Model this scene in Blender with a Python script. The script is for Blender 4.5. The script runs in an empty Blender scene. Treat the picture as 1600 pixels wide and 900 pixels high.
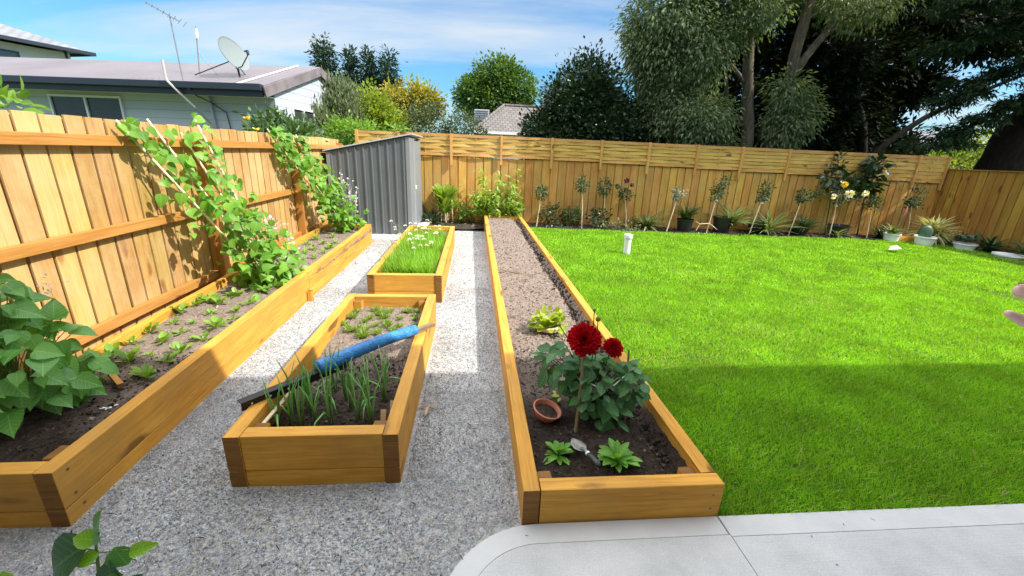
import bpy, math, numpy as np
from mathutils import Matrix, Vector, Quaternion
from math import radians as RAD, sin, cos, pi

# ------------------------------------------------------------------ camera, sky, sun, exposure
scn = bpy.context.scene
COL = scn.collection
cd = bpy.data.cameras.new("camera"); cam = bpy.data.objects.new("camera", cd); COL.objects.link(cam)
cd.sensor_width = 36; cd.lens = 14.667; cd.clip_start = 0.05; cd.clip_end = 2000
Rm = Matrix(((0.995621, -0.009679, -0.092975), (-0.085384, 0.310657, -0.946679), (0.038047, 0.950473, 0.308471)))
cam.matrix_world = Matrix.Translation((0, 0, 1.6)) @ Rm.to_4x4()
scn.camera = cam

SUN = Vector((0.95, -0.38, 1.0)).normalized()          # towards the sun
elev = math.asin(SUN.z); azim = math.atan2(SUN.x, SUN.y)
sd = bpy.data.lights.new("sun", 'SUN'); sd.energy = 2.6; sd.angle = RAD(0.5); sd.color = (1.0, 0.945, 0.86)
so = bpy.data.objects.new("sun", sd); COL.objects.link(so)
so.rotation_euler = SUN.to_track_quat('Z', 'Y').to_euler()

world = bpy.data.worlds.new("World"); scn.world = world; world.use_nodes = True
wn = world.node_tree; wn.nodes.clear()
def WN(t, **kw):
    n = wn.nodes.new(t)
    for k, v in kw.items(): setattr(n, k, v)
    return n
wo = WN('ShaderNodeOutputWorld'); wb = WN('ShaderNodeBackground'); sky = WN('ShaderNodeTexSky')
sky.sky_type = 'NISHITA'; sky.sun_disc = False; sky.sun_elevation = elev; sky.sun_rotation = azim
sky.air_density = 1.1; sky.dust_density = 0.6; sky.ozone_density = 2.5
wb.inputs['Strength'].default_value = 0.15
tc = WN('ShaderNodeTexCoord'); sep = WN('ShaderNodeSeparateXYZ')
wn.links.new(tc.outputs['Generated'], sep.inputs[0])
ad = WN('ShaderNodeMath', operation='ADD'); ad.inputs[1].default_value = 0.22
wn.links.new(sep.outputs['Z'], ad.inputs[0])
mx = WN('ShaderNodeMath', operation='MAXIMUM'); mx.inputs[1].default_value = 0.12; wn.links.new(ad.outputs[0], mx.inputs[0])
dx = WN('ShaderNodeMath', operation='DIVIDE'); dy = WN('ShaderNodeMath', operation='DIVIDE')
wn.links.new(sep.outputs['X'], dx.inputs[0]); wn.links.new(mx.outputs[0], dx.inputs[1])
wn.links.new(sep.outputs['Y'], dy.inputs[0]); wn.links.new(mx.outputs[0], dy.inputs[1])
cmb = WN('ShaderNodeCombineXYZ'); wn.links.new(dx.outputs[0], cmb.inputs[0]); wn.links.new(dy.outputs[0], cmb.inputs[1])
mp = WN('ShaderNodeMapping'); mp.inputs['Rotation'].default_value = (0, 0, RAD(-24)); mp.inputs['Scale'].default_value = (0.42, 1.15, 1); mp.inputs['Location'].default_value = (0.35, 0.1, 0)
wn.links.new(cmb.outputs[0], mp.inputs[0])
n1 = WN('ShaderNodeTexNoise'); n1.inputs['Scale'].default_value = 1.25; n1.inputs['Detail'].default_value = 9; n1.inputs['Roughness'].default_value = 0.56; n1.inputs['Distortion'].default_value = 0.55
wn.links.new(mp.outputs[0], n1.inputs['Vector'])
cr = WN('ShaderNodeValToRGB'); cr.color_ramp.elements[0].position = 0.43; cr.color_ramp.elements[0].color = (0.04, 0.05, 0.05, 1)
cr.color_ramp.elements[1].position = 0.70; cr.color_ramp.elements[1].color = (0.95, 0.85, 0.85, 1)
wn.links.new(n1.outputs['Fac'], cr.inputs[0])
# deeper blue near the horizon than the clear-air model gives, thin cloud low down, bright cloud added overhead, out of view, to fill the shade
hz = WN('ShaderNodeValToRGB'); e_ = hz.color_ramp.elements; e_[0].position = 0.36; e_[0].color = (0.165, 0.32, 0.415, 1); e_[1].position = 0.6; e_[1].color = (0.85, 0.95, 1.0, 1)
wn.links.new(sep.outputs['Z'], hz.inputs[0])
tint = WN('ShaderNodeMix', data_type='RGBA', blend_type='MULTIPLY'); tint.inputs['Factor'].default_value = 1.0
wn.links.new(sky.outputs[0], tint.inputs['A']); wn.links.new(hz.outputs[0], tint.inputs['B'])
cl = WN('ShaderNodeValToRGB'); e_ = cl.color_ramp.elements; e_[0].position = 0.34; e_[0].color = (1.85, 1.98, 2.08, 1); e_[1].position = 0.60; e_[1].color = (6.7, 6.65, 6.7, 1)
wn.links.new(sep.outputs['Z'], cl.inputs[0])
mixc = WN('ShaderNodeMix', data_type='RGBA')
wn.links.new(cl.outputs[0], mixc.inputs['B'])
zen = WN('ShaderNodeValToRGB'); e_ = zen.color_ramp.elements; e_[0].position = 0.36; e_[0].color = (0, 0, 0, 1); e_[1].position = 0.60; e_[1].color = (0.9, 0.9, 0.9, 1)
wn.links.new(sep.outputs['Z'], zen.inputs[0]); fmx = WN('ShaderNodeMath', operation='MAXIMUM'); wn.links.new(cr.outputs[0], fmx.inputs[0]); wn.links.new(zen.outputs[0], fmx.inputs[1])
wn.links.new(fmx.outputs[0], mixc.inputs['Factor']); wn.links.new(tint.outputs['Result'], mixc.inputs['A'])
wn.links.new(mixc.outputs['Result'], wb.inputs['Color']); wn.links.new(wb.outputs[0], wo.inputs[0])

scn.view_settings.view_transform = 'Standard'; scn.view_settings.look = 'None'
scn.view_settings.exposure = 1.6; scn.view_settings.gamma = 1.0
scn.render.engine = 'CYCLES'
scn.cycles.max_bounces = 6; scn.cycles.transparent_max_bounces = 4; scn.cycles.diffuse_bounces = 4
scn.cycles.use_adaptive_sampling = False
scn.cycles.use_denoising = True
try: scn.cycles.denoiser = 'OPENIMAGEDENOISE'
except Exception: pass
scn.cycles.sample_clamp_indirect = 4.0

rng = np.random.default_rng(7)
def U(a, b): return float(rng.uniform(a, b))

# ------------------------------------------------------------------ materials
def newmat(name):
    m = bpy.data.materials.new(name); m.use_nodes = True
    nt = m.node_tree; nt.nodes.clear()
    out = nt.nodes.new('ShaderNodeOutputMaterial'); b = nt.nodes.new('ShaderNodeBsdfPrincipled')
    nt.links.new(b.outputs[0], out.inputs[0])
    return m, nt, b, out
def N(nt, t, **kw):
    n = nt.nodes.new(t)
    for k, v in kw.items():
        if k in n.inputs and not hasattr(n, k): n.inputs[k].default_value = v
        else: setattr(n, k, v)
    return n
def setin(n, **kw):
    for k, v in kw.items(): n.inputs[k.replace('_', ' ')].default_value = v
    return n
def ramp(nt, stops):
    r = nt.nodes.new('ShaderNodeValToRGB'); e = r.color_ramp.elements
    while len(e) < len(stops): e.new(0.5)
    for i, (p, c) in enumerate(stops):
        e[i].position = p; e[i].color = (*c, 1) if len(c) == 3 else c
    return r
def plain(name, col, rough=0.5, metal=0.0, spec=0.5, var=0.0, vscale=6.0, bump=0.0, bscale=40.0):
    m, nt, b, out = newmat(name)
    b.inputs['Roughness'].default_value = rough; b.inputs['Metallic'].default_value = metal
    b.inputs['Specular IOR Level'].default_value = spec
    tcn = N(nt, 'ShaderNodeTexCoord')
    if var > 0:
        no = setin(N(nt, 'ShaderNodeTexNoise'), Scale=vscale, Detail=6.0, Roughness=0.65)
        nt.links.new(tcn.outputs['Object'], no.inputs['Vector'])
        r = ramp(nt, [(0.3, tuple(c * (1 - var) for c in col)), (0.7, tuple(min(1, c * (1 + var)) for c in col))])
        nt.links.new(no.outputs['Fac'], r.inputs[0]); nt.links.new(r.outputs[0], b.inputs['Base Color'])
    else: b.inputs['Base Color'].default_value = (*col, 1)
    if bump > 0:
        no = setin(N(nt, 'ShaderNodeTexNoise'), Scale=bscale, Detail=5.0)
        nt.links.new(tcn.outputs['Object'], no.inputs['Vector'])
        bu = setin(N(nt, 'ShaderNodeBump'), Strength=bump, Distance=0.01)
        nt.links.new(no.outputs['Fac'], bu.inputs['Height']); nt.links.new(bu.outputs[0], b.inputs['Normal'])
    return m
def wood(name, light, dark, knot=(0.10, 0.045, 0.012), rough=0.62, tone=0.22, stain=None, grain=1.0, knots=.26):
    m, nt, b, out = newmat(name); L = nt.links
    b.inputs['Roughness'].default_value = rough; b.inputs['Specular IOR Level'].default_value = 0.25
    uv = N(nt, 'ShaderNodeUVMap', uv_map='grain'); geo = N(nt, 'ShaderNodeNewGeometry')
    mp = N(nt, 'ShaderNodeMapping'); mp.inputs['Scale'].default_value = (1.3, 20, 1); L.new(uv.outputs[0], mp.inputs[0])
    g1 = setin(N(nt, 'ShaderNodeTexNoise'), Scale=2.2, Detail=7.0, Roughness=0.62, Distortion=0.9); L.new(mp.outputs[0], g1.inputs['Vector'])
    mp2 = N(nt, 'ShaderNodeMapping'); mp2.inputs['Scale'].default_value = (0.9, 4.5, 1); L.new(uv.outputs[0], mp2.inputs[0])
    g2 = setin(N(nt, 'ShaderNodeTexNoise'), Scale=1.6, Detail=4.0, Roughness=0.55, Distortion=0.4); L.new(mp2.outputs[0], g2.inputs['Vector'])
    addn = N(nt, 'ShaderNodeMix', data_type='FLOAT'); addn.inputs['Factor'].default_value = 0.45
    L.new(g1.outputs['Fac'], addn.inputs['A']); L.new(g2.outputs['Fac'], addn.inputs['B'])
    r = ramp(nt, [(0.34, dark), (0.49, tuple((a * .45 + c * .55) for a, c in zip(dark, light))), (0.62, light)]); L.new(addn.outputs['Result'], r.inputs[0])
    # knots: sparse, elongated along the grain
    mp3 = N(nt, 'ShaderNodeMapping'); mp3.inputs['Scale'].default_value = (1.9, 6.5, 1); L.new(uv.outputs[0], mp3.inputs[0])
    vo = setin(N(nt, 'ShaderNodeTexVoronoi', feature='F1'), Scale=1.0, Randomness=1.0)
    nd = setin(N(nt, 'ShaderNodeTexNoise'), Scale=9.0, Detail=2.0); L.new(uv.outputs[0], nd.inputs['Vector'])
    va = N(nt, 'ShaderNodeVectorMath', operation='MULTIPLY_ADD'); va.inputs[1].default_value = (0.25, 0.25, 0); L.new(nd.outputs['Color'], va.inputs[0]); L.new(mp3.outputs[0], va.inputs[2])
    L.new(va.outputs[0], vo.inputs['Vector'])
    sepc = N(nt, 'ShaderNodeSeparateColor'); L.new(vo.outputs['Color'], sepc.inputs[0])
    th = N(nt, 'ShaderNodeMath', operation='MULTIPLY'); th.inputs[1].default_value = knots; L.new(sepc.outputs[0], th.inputs[0])
    sub = N(nt, 'ShaderNodeMath', operation='SUBTRACT'); L.new(th.outputs[0], sub.inputs[0]); L.new(vo.outputs['Distance'], sub.inputs[1])
    kr = ramp(nt, [(0.0, (0, 0, 0)), (0.10, (0.85, 0.85, 0.85))]); L.new(sub.outputs[0], kr.inputs[0])
    mk = N(nt, 'ShaderNodeMix', data_type='RGBA'); mk.inputs['B'].default_value = (*knot, 1); L.new(kr.outputs[0], mk.inputs['Factor']); L.new(r.outputs[0], mk.inputs['A'])
    mp4 = N(nt, 'ShaderNodeMapping'); mp4.inputs['Scale'].default_value = (1.1, 75, 1); L.new(uv.outputs[0], mp4.inputs[0])
    g4 = setin(N(nt, 'ShaderNodeTexNoise'), Scale=1.0, Detail=3.0, Roughness=0.5, Distortion=0.3); L.new(mp4.outputs[0], g4.inputs['Vector'])
    ck = ramp(nt, [(0.60, (0, 0, 0)), (0.72, (0.62, 0.62, 0.62))]); L.new(g4.outputs['Fac'], ck.inputs[0])
    mk4 = N(nt, 'ShaderNodeMix', data_type='RGBA', blend_type='MULTIPLY'); mk4.inputs['B'].default_value = (.42, .34, .28, 1); L.new(ck.outputs[0], mk4.inputs['Factor']); L.new(mk.outputs['Result'], mk4.inputs['A']); mk = mk4
    hv = N(nt, 'ShaderNodeHueSaturation'); L.new(mk.outputs['Result'], hv.inputs['Color'])
    mr = N(nt, 'ShaderNodeMapRange'); mr.inputs['To Min'].default_value = 1 - tone; mr.inputs['To Max'].default_value = 1 + tone; L.new(geo.outputs['Random Per Island'], mr.inputs['Value']); L.new(mr.outputs[0], hv.inputs['Value'])
    m2 = N(nt, 'ShaderNodeMath', operation='FRACT'); m1 = N(nt, 'ShaderNodeMath', operation='MULTIPLY'); m1.inputs[1].default_value = 17.3
    L.new(geo.outputs['Random Per Island'], m1.inputs[0]); L.new(m1.outputs[0], m2.inputs[0])
    mr2 = N(nt, 'ShaderNodeMapRange'); mr2.inputs['To Min'].default_value = 0.485; mr2.inputs['To Max'].default_value = 0.51; L.new(m2.outputs[0], mr2.inputs['Value']); L.new(mr2.outputs[0], hv.inputs['Hue'])
    last = hv.outputs[0]
    if stain:
        tcn = N(nt, 'ShaderNodeTexCoord'); sn = setin(N(nt, 'ShaderNodeTexNoise'), Scale=1.3, Detail=5.0, Roughness=0.7); L.new(tcn.outputs['Object'], sn.inputs['Vector'])
        sr = ramp(nt, [(0.42, (0, 0, 0)), (0.68, (0.75, 0.75, 0.75))]); L.new(sn.outputs['Fac'], sr.inputs[0])
        ms = N(nt, 'ShaderNodeMix', data_type='RGBA'); ms.inputs['B'].default_value = (*stain, 1); L.new(sr.outputs[0], ms.inputs['Factor']); L.new(last, ms.inputs['A']); last = ms.outputs['Result']
    L.new(last, b.inputs['Base Color'])
    bu = setin(N(nt, 'ShaderNodeBump'), Strength=0.35 * grain, Distance=0.004); L.new(g1.outputs['Fac'], bu.inputs['Height']); L.new(bu.outputs[0], b.inputs['Normal'])
    return m
def leafmat(name, a, bcol, trans=0.3, rough=0.45, spec=0.35, tcol=None, veins=0.0):
    m, nt, b, out = newmat(name); L = nt.links
    geo = N(nt, 'ShaderNodeNewGeometry'); r = ramp(nt, [(0.0, a), (1.0, bcol)]); L.new(geo.outputs['Random Per Island'], r.inputs[0])
    tcn = N(nt, 'ShaderNodeTexCoord'); no = setin(N(nt, 'ShaderNodeTexNoise'), Scale=2.2, Detail=3.0); L.new(tcn.outputs['Object'], no.inputs['Vector'])
    hv = N(nt, 'ShaderNodeHueSaturation'); mr = N(nt, 'ShaderNodeMapRange'); mr.inputs['From Min'].default_value = .3; mr.inputs['From Max'].default_value = .7; mr.inputs['To Min'].default_value = .78; mr.inputs['To Max'].default_value = 1.22
    L.new(no.outputs['Fac'], mr.inputs['Value']); L.new(mr.outputs[0], hv.inputs['Value']); L.new(r.outputs[0], hv.inputs['Color'])
    col_ = hv.outputs[0]; b.inputs['Roughness'].default_value = rough; b.inputs['Specular IOR Level'].default_value = spec
    if veins > 0:
        uvn = N(nt, 'ShaderNodeUVMap', uv_map='grain'); sx_ = N(nt, 'ShaderNodeSeparateXYZ'); L.new(uvn.outputs[0], sx_.inputs[0])
        ab = N(nt, 'ShaderNodeMath', operation='ABSOLUTE'); L.new(sx_.outputs['Y'], ab.inputs[0])
        md_ = N(nt, 'ShaderNodeMath', operation='LESS_THAN'); md_.inputs[1].default_value = .018; L.new(ab.outputs[0], md_.inputs[0])
        ma_ = N(nt, 'ShaderNodeMath', operation='MULTIPLY_ADD'); ma_.inputs[1].default_value = -.75; L.new(ab.outputs[0], ma_.inputs[0]); L.new(sx_.outputs['X'], ma_.inputs[2])
        mf = N(nt, 'ShaderNodeMath', operation='MULTIPLY'); mf.inputs[1].default_value = 6.5; L.new(ma_.outputs[0], mf.inputs[0]); ff = N(nt, 'ShaderNodeMath', operation='FRACT'); L.new(mf.outputs[0], ff.inputs[0])
        vr = ramp(nt, [(0, (1, 1, 1)), (.10, (.0, .0, .0)), (.85, (0, 0, 0)), (1, (1, 1, 1))]); L.new(ff.outputs[0], vr.inputs[0])
        mxv = N(nt, 'ShaderNodeMath', operation='MAXIMUM'); L.new(md_.outputs[0], mxv.inputs[0]); L.new(vr.outputs[0], mxv.inputs[1])
        sc_ = N(nt, 'ShaderNodeMath', operation='MULTIPLY'); sc_.inputs[1].default_value = veins; L.new(mxv.outputs[0], sc_.inputs[0])
        mv = N(nt, 'ShaderNodeMix', data_type='RGBA', blend_type='ADD'); mv.inputs['B'].default_value = (*[c * .8 + .03 for c in bcol], 1); L.new(sc_.outputs[0], mv.inputs['Factor']); L.new(col_, mv.inputs['A']); col_ = mv.outputs['Result']
        bv = setin(N(nt, 'ShaderNodeBump'), Strength=.5, Distance=.003); bv.invert = True; L.new(mxv.outputs[0], bv.inputs['Height']); L.new(bv.outputs[0], b.inputs['Normal'])
    L.new(col_, b.inputs['Base Color'])
    if trans > 0:
        t = N(nt, 'ShaderNodeBsdfTranslucent'); mixs = N(nt, 'ShaderNodeMixShader'); mixs.inputs[0].default_value = trans
        tm = N(nt, 'ShaderNodeMix', data_type='RGBA', blend_type='MULTIPLY'); tm.inputs['Factor'].default_value = 1; tm.inputs['B'].default_value = (*(tcol or (1.5, 1.4, 0.6)), 1)
        L.new(col_, tm.inputs['A']); L.new(tm.outputs['Result'], t.inputs[0])
        L.new(b.outputs[0], mixs.inputs[1]); L.new(t.outputs[0], mixs.inputs[2]); L.new(mixs.outputs[0], out.inputs[0])
    return m
def bark(name, a, bcol, scale=(8, 8, 1.5)):
    m, nt, b, out = newmat(name); L = nt.links; b.inputs['Roughness'].default_value = 0.9; b.inputs['Specular IOR Level'].default_value = .1
    tcn = N(nt, 'ShaderNodeTexCoord'); mp = N(nt, 'ShaderNodeMapping'); mp.inputs['Scale'].default_value = scale; L.new(tcn.outputs['Object'], mp.inputs[0])
    no = setin(N(nt, 'ShaderNodeTexNoise'), Scale=2.0, Detail=8.0, Roughness=0.7); L.new(mp.outputs[0], no.inputs['Vector'])
    r = ramp(nt, [(0.3, a), (0.7, bcol)]); L.new(no.outputs['Fac'], r.inputs[0]); L.new(r.outputs[0], b.inputs['Base Color'])
    bu = setin(N(nt, 'ShaderNodeBump'), Strength=0.8, Distance=0.03); L.new(no.outputs['Fac'], bu.inputs['Height']); L.new(bu.outputs[0], b.inputs['Normal'])
    return m
def pebblemat(name, stops, rough=0.7, uvbase=False):
    m, nt, b, out = newmat(name); L = nt.links; b.inputs['Roughness'].default_value = rough; b.inputs['Specular IOR Level'].default_value = .3
    geo = N(nt, 'ShaderNodeNewGeometry'); r = ramp(nt, stops); r.color_ramp.interpolation = 'CONSTANT'
    L.new(geo.outputs['Random Per Island'], r.inputs[0]); L.new(r.outputs[0], b.inputs['Base Color'])
    return m

M = {}
M['sleeper'] = wood('sleeper_pine', (0.76, 0.45, 0.065), (0.46, 0.22, 0.016), tone=0.16, stain=(0.40, 0.22, 0.05), knots=.34)
M['sleeper_end'] = wood('sleeper_end_grain', (0.34, 0.18, 0.036), (0.16, 0.08, 0.016), tone=0.5)
M['fence_l'] = wood('fence_pine_pale', (0.54, 0.355, 0.130), (0.37, 0.20, 0.05), knot=(0.26, 0.11, 0.03), tone=0.22, stain=(0.55, 0.40, 0.21), knots=.32)
M['rail'] = wood('fence_rail_pine', (0.50, 0.285, 0.070), (0.36, 0.175, 0.03), knot=(.2, .08, .02), tone=0.1)
M['fence_b'] = wood('fence_pine_weathered', (0.57, 0.335, 0.085), (0.38, 0.185, 0.03), knot=(0.2, 0.1, 0.03), tone=0.2, stain=(0.48, 0.31, 0.11))
M['lattice'] = wood('lattice_pine', (0.66, 0.42, 0.13), (0.45, 0.24, 0.05), tone=0.18)
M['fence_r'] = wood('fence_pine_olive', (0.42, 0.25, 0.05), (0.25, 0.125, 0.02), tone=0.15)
M['concrete'] = None
M['steel_grey'] = plain('shed_steel', (0.100, 0.115, 0.125), 0.42, 0.0, 0.5, 0.06, 3)
M['steel_light'] = plain('shed_trim', (0.40, 0.43, 0.45), 0.4, 0.0, 0.5)
M['steel_door'] = plain('shed_door_steel', (0.20, 0.22, 0.235), 0.42, 0.0, 0.5)
M['white_paint'] = plain('white_paint', (0.78, 0.78, 0.76), 0.5, var=.04)
M['white_plastic'] = plain('white_plastic', (0.74, 0.76, 0.78), 0.35, var=.05)
M['black_plastic'] = plain('black_plastic', (0.012, 0.012, 0.014), 0.45, var=.2)
M['soil_clod'] = pebblemat('soil_clods', [(0, (0.17, 0.138, 0.115)), (.4, (0.235, 0.195, 0.165)), (.75, (0.125, 0.098, 0.08)), (.93, (0.31, 0.265, 0.225))], .95)
M['clod_dark'] = pebblemat('dark_soil_clods', [(0, (0.035, 0.027, 0.022)), (.4, (0.065, 0.048, 0.038)), (.75, (0.022, 0.017, 0.014)), (.96, (0.20, 0.17, 0.14))], .95)
M['mulch'] = plain('mulch', (0.035, 0.027, 0.02), 0.95, var=.6, vscale=30, bump=1, bscale=60)
M['bark_pale'] = bark('bark_pale', (0.06, 0.052, 0.042), (0.20, 0.17, 0.125))
M['bark_dark'] = bark('bark_dark', (0.010, 0.009, 0.008), (0.035, 0.03, 0.026))
M['bark_mid'] = bark('bark_mid', (0.05, 0.04, 0.03), (0.14, 0.11, 0.08))
M['stem'] = plain('green_stem', (0.12, 0.18, 0.04), 0.6, var=.2)
M['twig'] = plain('woody_twig', (0.22, 0.15, 0.08), 0.8, var=.25)
M['cane'] = plain('pale_cane', (0.66, 0.54, 0.36), 0.7, var=.12, vscale=12)
M['terracotta'] = plain('terracotta_plastic', (0.58, 0.20, 0.12), 0.4, var=.08)

# ------------------------------------------------------------------ mesh building
class MB:
    def __init__(s): s.V = []; s.L = []; s.S = []; s.UV = []; s.MI = []; s.n = 0
    def raw(s, V, loops, sizes, uv=None, mi=0):
        V = np.asarray(V, float).reshape(-1, 3); loops = np.asarray(loops, np.int64); sizes = np.asarray(sizes, np.int64)
        s.V.append(V); s.L.append(loops + s.n); s.S.append(sizes); s.n += len(V)
        s.UV.append(np.zeros((len(loops), 2)) if uv is None else np.asarray(uv, float))
        s.MI.append(np.full(len(sizes), mi, np.int64) if np.isscalar(mi) else np.asarray(mi, np.int64))
    def poly(s, V, F, mi=0): s.raw(V, [i for f in F for i in f], [len(f) for f in F], None, mi)
    def box(s, c, size, R=None, endmi=1, mi=0, taper=None):
        """box centred at c; R = 3x3 columns axes; uv runs along the longest side"""
        h = np.array(size, float) / 2
        P = np.array([[x, y, z] for x in (-1, 1) for y in (-1, 1) for z in (-1, 1)], float) * h
        F = [(0, 1, 3, 2), (4, 6, 7, 5), (0, 4, 5, 1), (2, 3, 7, 6), (0, 2, 6, 4), (1, 5, 7, 3)]
        ax = [0, 0, 1, 1, 2, 2]; Lg = int(np.argmax(size)); off = rng.uniform(0, 60, 2)
        uv = []; mi_ = []
        for f, n in zip(F, ax):
            if n == Lg:
                o = [a for a in range(3) if a != n]; mi_.append(endmi)
                for i in f: uv.append((P[i, o[0]] + off[0], P[i, o[1]] + off[1]))
            else:
                o = [a for a in range(3) if a not in (n, Lg)][0]; mi_.append(mi)
                for i in f: uv.append((P[i, Lg] + off[0], P[i, o] + off[1] + n * .371))
        Q = P if R is None else P @ np.array(R, float).T
        s.raw(Q + np.array(c, float), [i for f in F for i in f], [4] * 6, uv, mi_)
    def beam(s, p0, p1, w, h, up=(0, 0, 1), endmi=1, mi=0):
        p0 = np.array(p0, float); p1 = np.array(p1, float); d = p1 - p0; ln = np.linalg.norm(d); x = d / ln
        y = np.cross(np.array(up, float), x); y /= np.linalg.norm(y); z = np.cross(x, y)
        s.box((p0 + p1) / 2, (ln, w, h), np.stack([x, y, z], 1), endmi, mi)
    def tube(s, pts, rad, seg=6, cap=True, mi=0):
        P = np.array(pts, float); n = len(P); r = np.broadcast_to(np.array(rad, float), (n,)) if np.ndim(rad) else np.full(n, float(rad))
        T = np.gradient(P, axis=0); T /= np.linalg.norm(T, axis=1)[:, None] + 1e-12
        a = np.array([0, 0, 1.0]) if abs(T[0, 2]) < .9 else np.array([1.0, 0, 0])
        u = np.cross(a, T[0]); u /= np.linalg.norm(u); V = []; k = np.arange(seg) * 2 * pi / seg
        for i in range(n):
            u = u - T[i] * (u @ T[i]); u /= np.linalg.norm(u); v = np.cross(T[i], u)
            V.append(P[i] + r[i] * (np.cos(k)[:, None] * u + np.sin(k)[:, None] * v))
        F = []
        for i in range(n - 1):
            for j in range(seg):
                j2 = (j + 1) % seg; F.append((i * seg + j, i * seg + j2, (i + 1) * seg + j2, (i + 1) * seg + j))
        if cap: F.append(tuple(range(seg))[::-1]); F.append(tuple((n - 1) * seg + j for j in range(seg)))
        s.poly(np.concatenate(V), F, mi)
    def lathe(s, prof, c=(0, 0, 0), seg=24, R=None, mi=0, capb=True, capt=False):
        k = np.arange(seg) * 2 * pi / seg
        V = np.concatenate([np.stack([r * np.cos(k), r * np.sin(k), np.full(seg, z)], 1) for r, z in prof]); n = len(prof)
        F = [(i * seg + j, i * seg + (j + 1) % seg, (i + 1) * seg + (j + 1) % seg, (i + 1) * seg + j) for i in range(n - 1) for j in range(seg)]
        if capb: F.append(tuple(range(seg))[::-1])
        if capt: F.append(tuple((n - 1) * seg + j for j in range(seg)))
        if R is not None: V = V @ np.array(R, float).T
        s.poly(V + np.array(c, float), F, mi)
    def inst(s, tmpl, P, D, Nn, size, width=None, mi=0):
        """copies of a leaf template: +x along D, +z along Nn"""
        TV, TF = tmpl; TV = np.asarray(TV, float); P = np.asarray(P, float); D = np.asarray(D, float); Nn = np.asarray(Nn, float); n = len(P)
        if n == 0: return
        D = D / (np.linalg.norm(D, axis=1)[:, None] + 1e-9); S = np.cross(Nn, D); ls = np.linalg.norm(S, axis=1)
        bad = ls < 1e-4; S[bad] = np.cross(np.array([.3, .5, .8]), D[bad]); S /= np.linalg.norm(S, axis=1)[:, None] + 1e-9; Z = np.cross(D, S)
        size = np.broadcast_to(np.asarray(size, float), (n,)); width = size if width is None else np.broadcast_to(np.asarray(width, float), (n,))
        V = P[:, None, :] + (TV[None, :, 0:1] * D[:, None, :] + TV[None, :, 2:3] * Z[:, None, :]) * size[:, None, None] + TV[None, :, 1:2] * S[:, None, :] * width[:, None, None]
        k = len(TV); lp = np.array([i for f in TF for i in f]); sz = np.array([len(f) for f in TF])
        s.raw(V.reshape(-1, 3), (lp[None, :] + (np.arange(n) * k)[:, None]).ravel(), np.tile(sz, n), np.tile(TV[lp][:, :2], (n, 1)), mi)
    def build(s, name, mats, parent=None, smooth=False, bevel=0.0, origin=None, local=False):
        me = bpy.data.meshes.new(name)
        V = np.concatenate(s.V); Lp = np.concatenate(s.L); S = np.concatenate(s.S); UV = np.concatenate(s.UV); MI = np.concatenate(s.MI)
        off = np.zeros(3)
        root = parent
        while root is not None and root.parent is not None: root = root.parent
        if root is not None and not local: off = np.array(root.location)
        if origin is not None: off = np.array(origin, float)
        V = V - off
        me.vertices.add(len(V)); me.vertices.foreach_set('co', V.astype(np.float32).ravel())
        me.loops.add(len(Lp)); me.loops.foreach_set('vertex_index', Lp.astype(np.int32))
        me.polygons.add(len(S)); st = np.concatenate([[0], np.cumsum(S)[:-1]]); me.polygons.foreach_set('loop_start', st.astype(np.int32))
        mats = mats if isinstance(mats, (list, tuple)) else [mats]
        for m in mats: me.materials.append(m)
        me.polygons.foreach_set('material_index', np.minimum(MI, len(mats) - 1).astype(np.int32))
        me.polygons.foreach_set('use_smooth', np.full(len(S), smooth))
        uvl = me.uv_layers.new(name='grain'); uvl.data.foreach_set('uv', UV.astype(np.float32).ravel())
        me.update(calc_edges=True); me.validate()
        o = bpy.data.objects.new(name, me); COL.objects.link(o)
        if parent is not None: o.parent = parent
        if origin is not None: o.location = off
        if bevel > 0:
            bm_ = o.modifiers.new('bevel', 'BEVEL'); bm_.width = bevel; bm_.segments = 2; bm_.limit_method = 'ANGLE'
        return o
def tag(o, label=None, cat=None, group=None, kind=None):
    if label: o['label'] = label
    if cat: o['category'] = cat
    if group: o['group'] = group
    if kind: o['kind'] = kind
    return o
def thing(name, label, cat, loc=(0, 0, 0), group=None, rz=0.0):
    o = bpy.data.objects.new(name, None); COL.objects.link(o); o.location = loc; o.rotation_euler = (0, 0, rz); o.empty_display_size = .1
    return tag(o, label, cat, group)
def dup(o, loc=None, rz=None, sc=None, label=None):
    def rec(x, par):
        c = x.copy(); COL.objects.link(c)
        if par is not None: c.parent = par
        for ch in x.children: rec(ch, c)
        return c
    c = rec(o, None)
    if loc is not None: c.location = loc
    if rz is not None: c.rotation_euler = (0, 0, rz)
    if sc is not None: c.scale = (sc, sc, sc)
    if label: c['label'] = label
    return c

def leaf_tmpl(prof, fold=0.12, droop=0.15):
    V = []; F = []
    for t, w in prof: V += [(t, -w, fold * w * 1.4 - droop * t * t), (t, 0, -droop * t * t), (t, w, fold * w * 1.4 - droop * t * t)]
    for i in range(len(prof) - 1):
        a = i * 3; F += [(a, a + 3, a + 4, a + 1), (a + 1, a + 4, a + 5, a + 2)]
    return np.array(V, float), F
T_OVAL = leaf_tmpl([(0, .03), (.25, .22), (.55, .27), (.82, .16), (1, .01)])
T_HEART = leaf_tmpl([(-.11, .20), (-.04, .36), (.10, .46), (.30, .46), (.52, .36), (.74, .20), (.90, .07), (1.02, .005)], .16, .22)
T_LANCE = leaf_tmpl([(0, .02), (.35, .13), (.7, .11), (1, .005)], .2, .2)
T_STRAP = leaf_tmpl([(0, .5), (.2, .55), (.42, .55), (.63, .48), (.82, .32), (1, .03)], .012, .75)
T_DIA = (np.array([(0, 0, 0), (.5, -.30, .05), (1, 0, -.06), (.5, .30, .05)], float), [(0, 1, 2), (0, 2, 3)])
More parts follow.
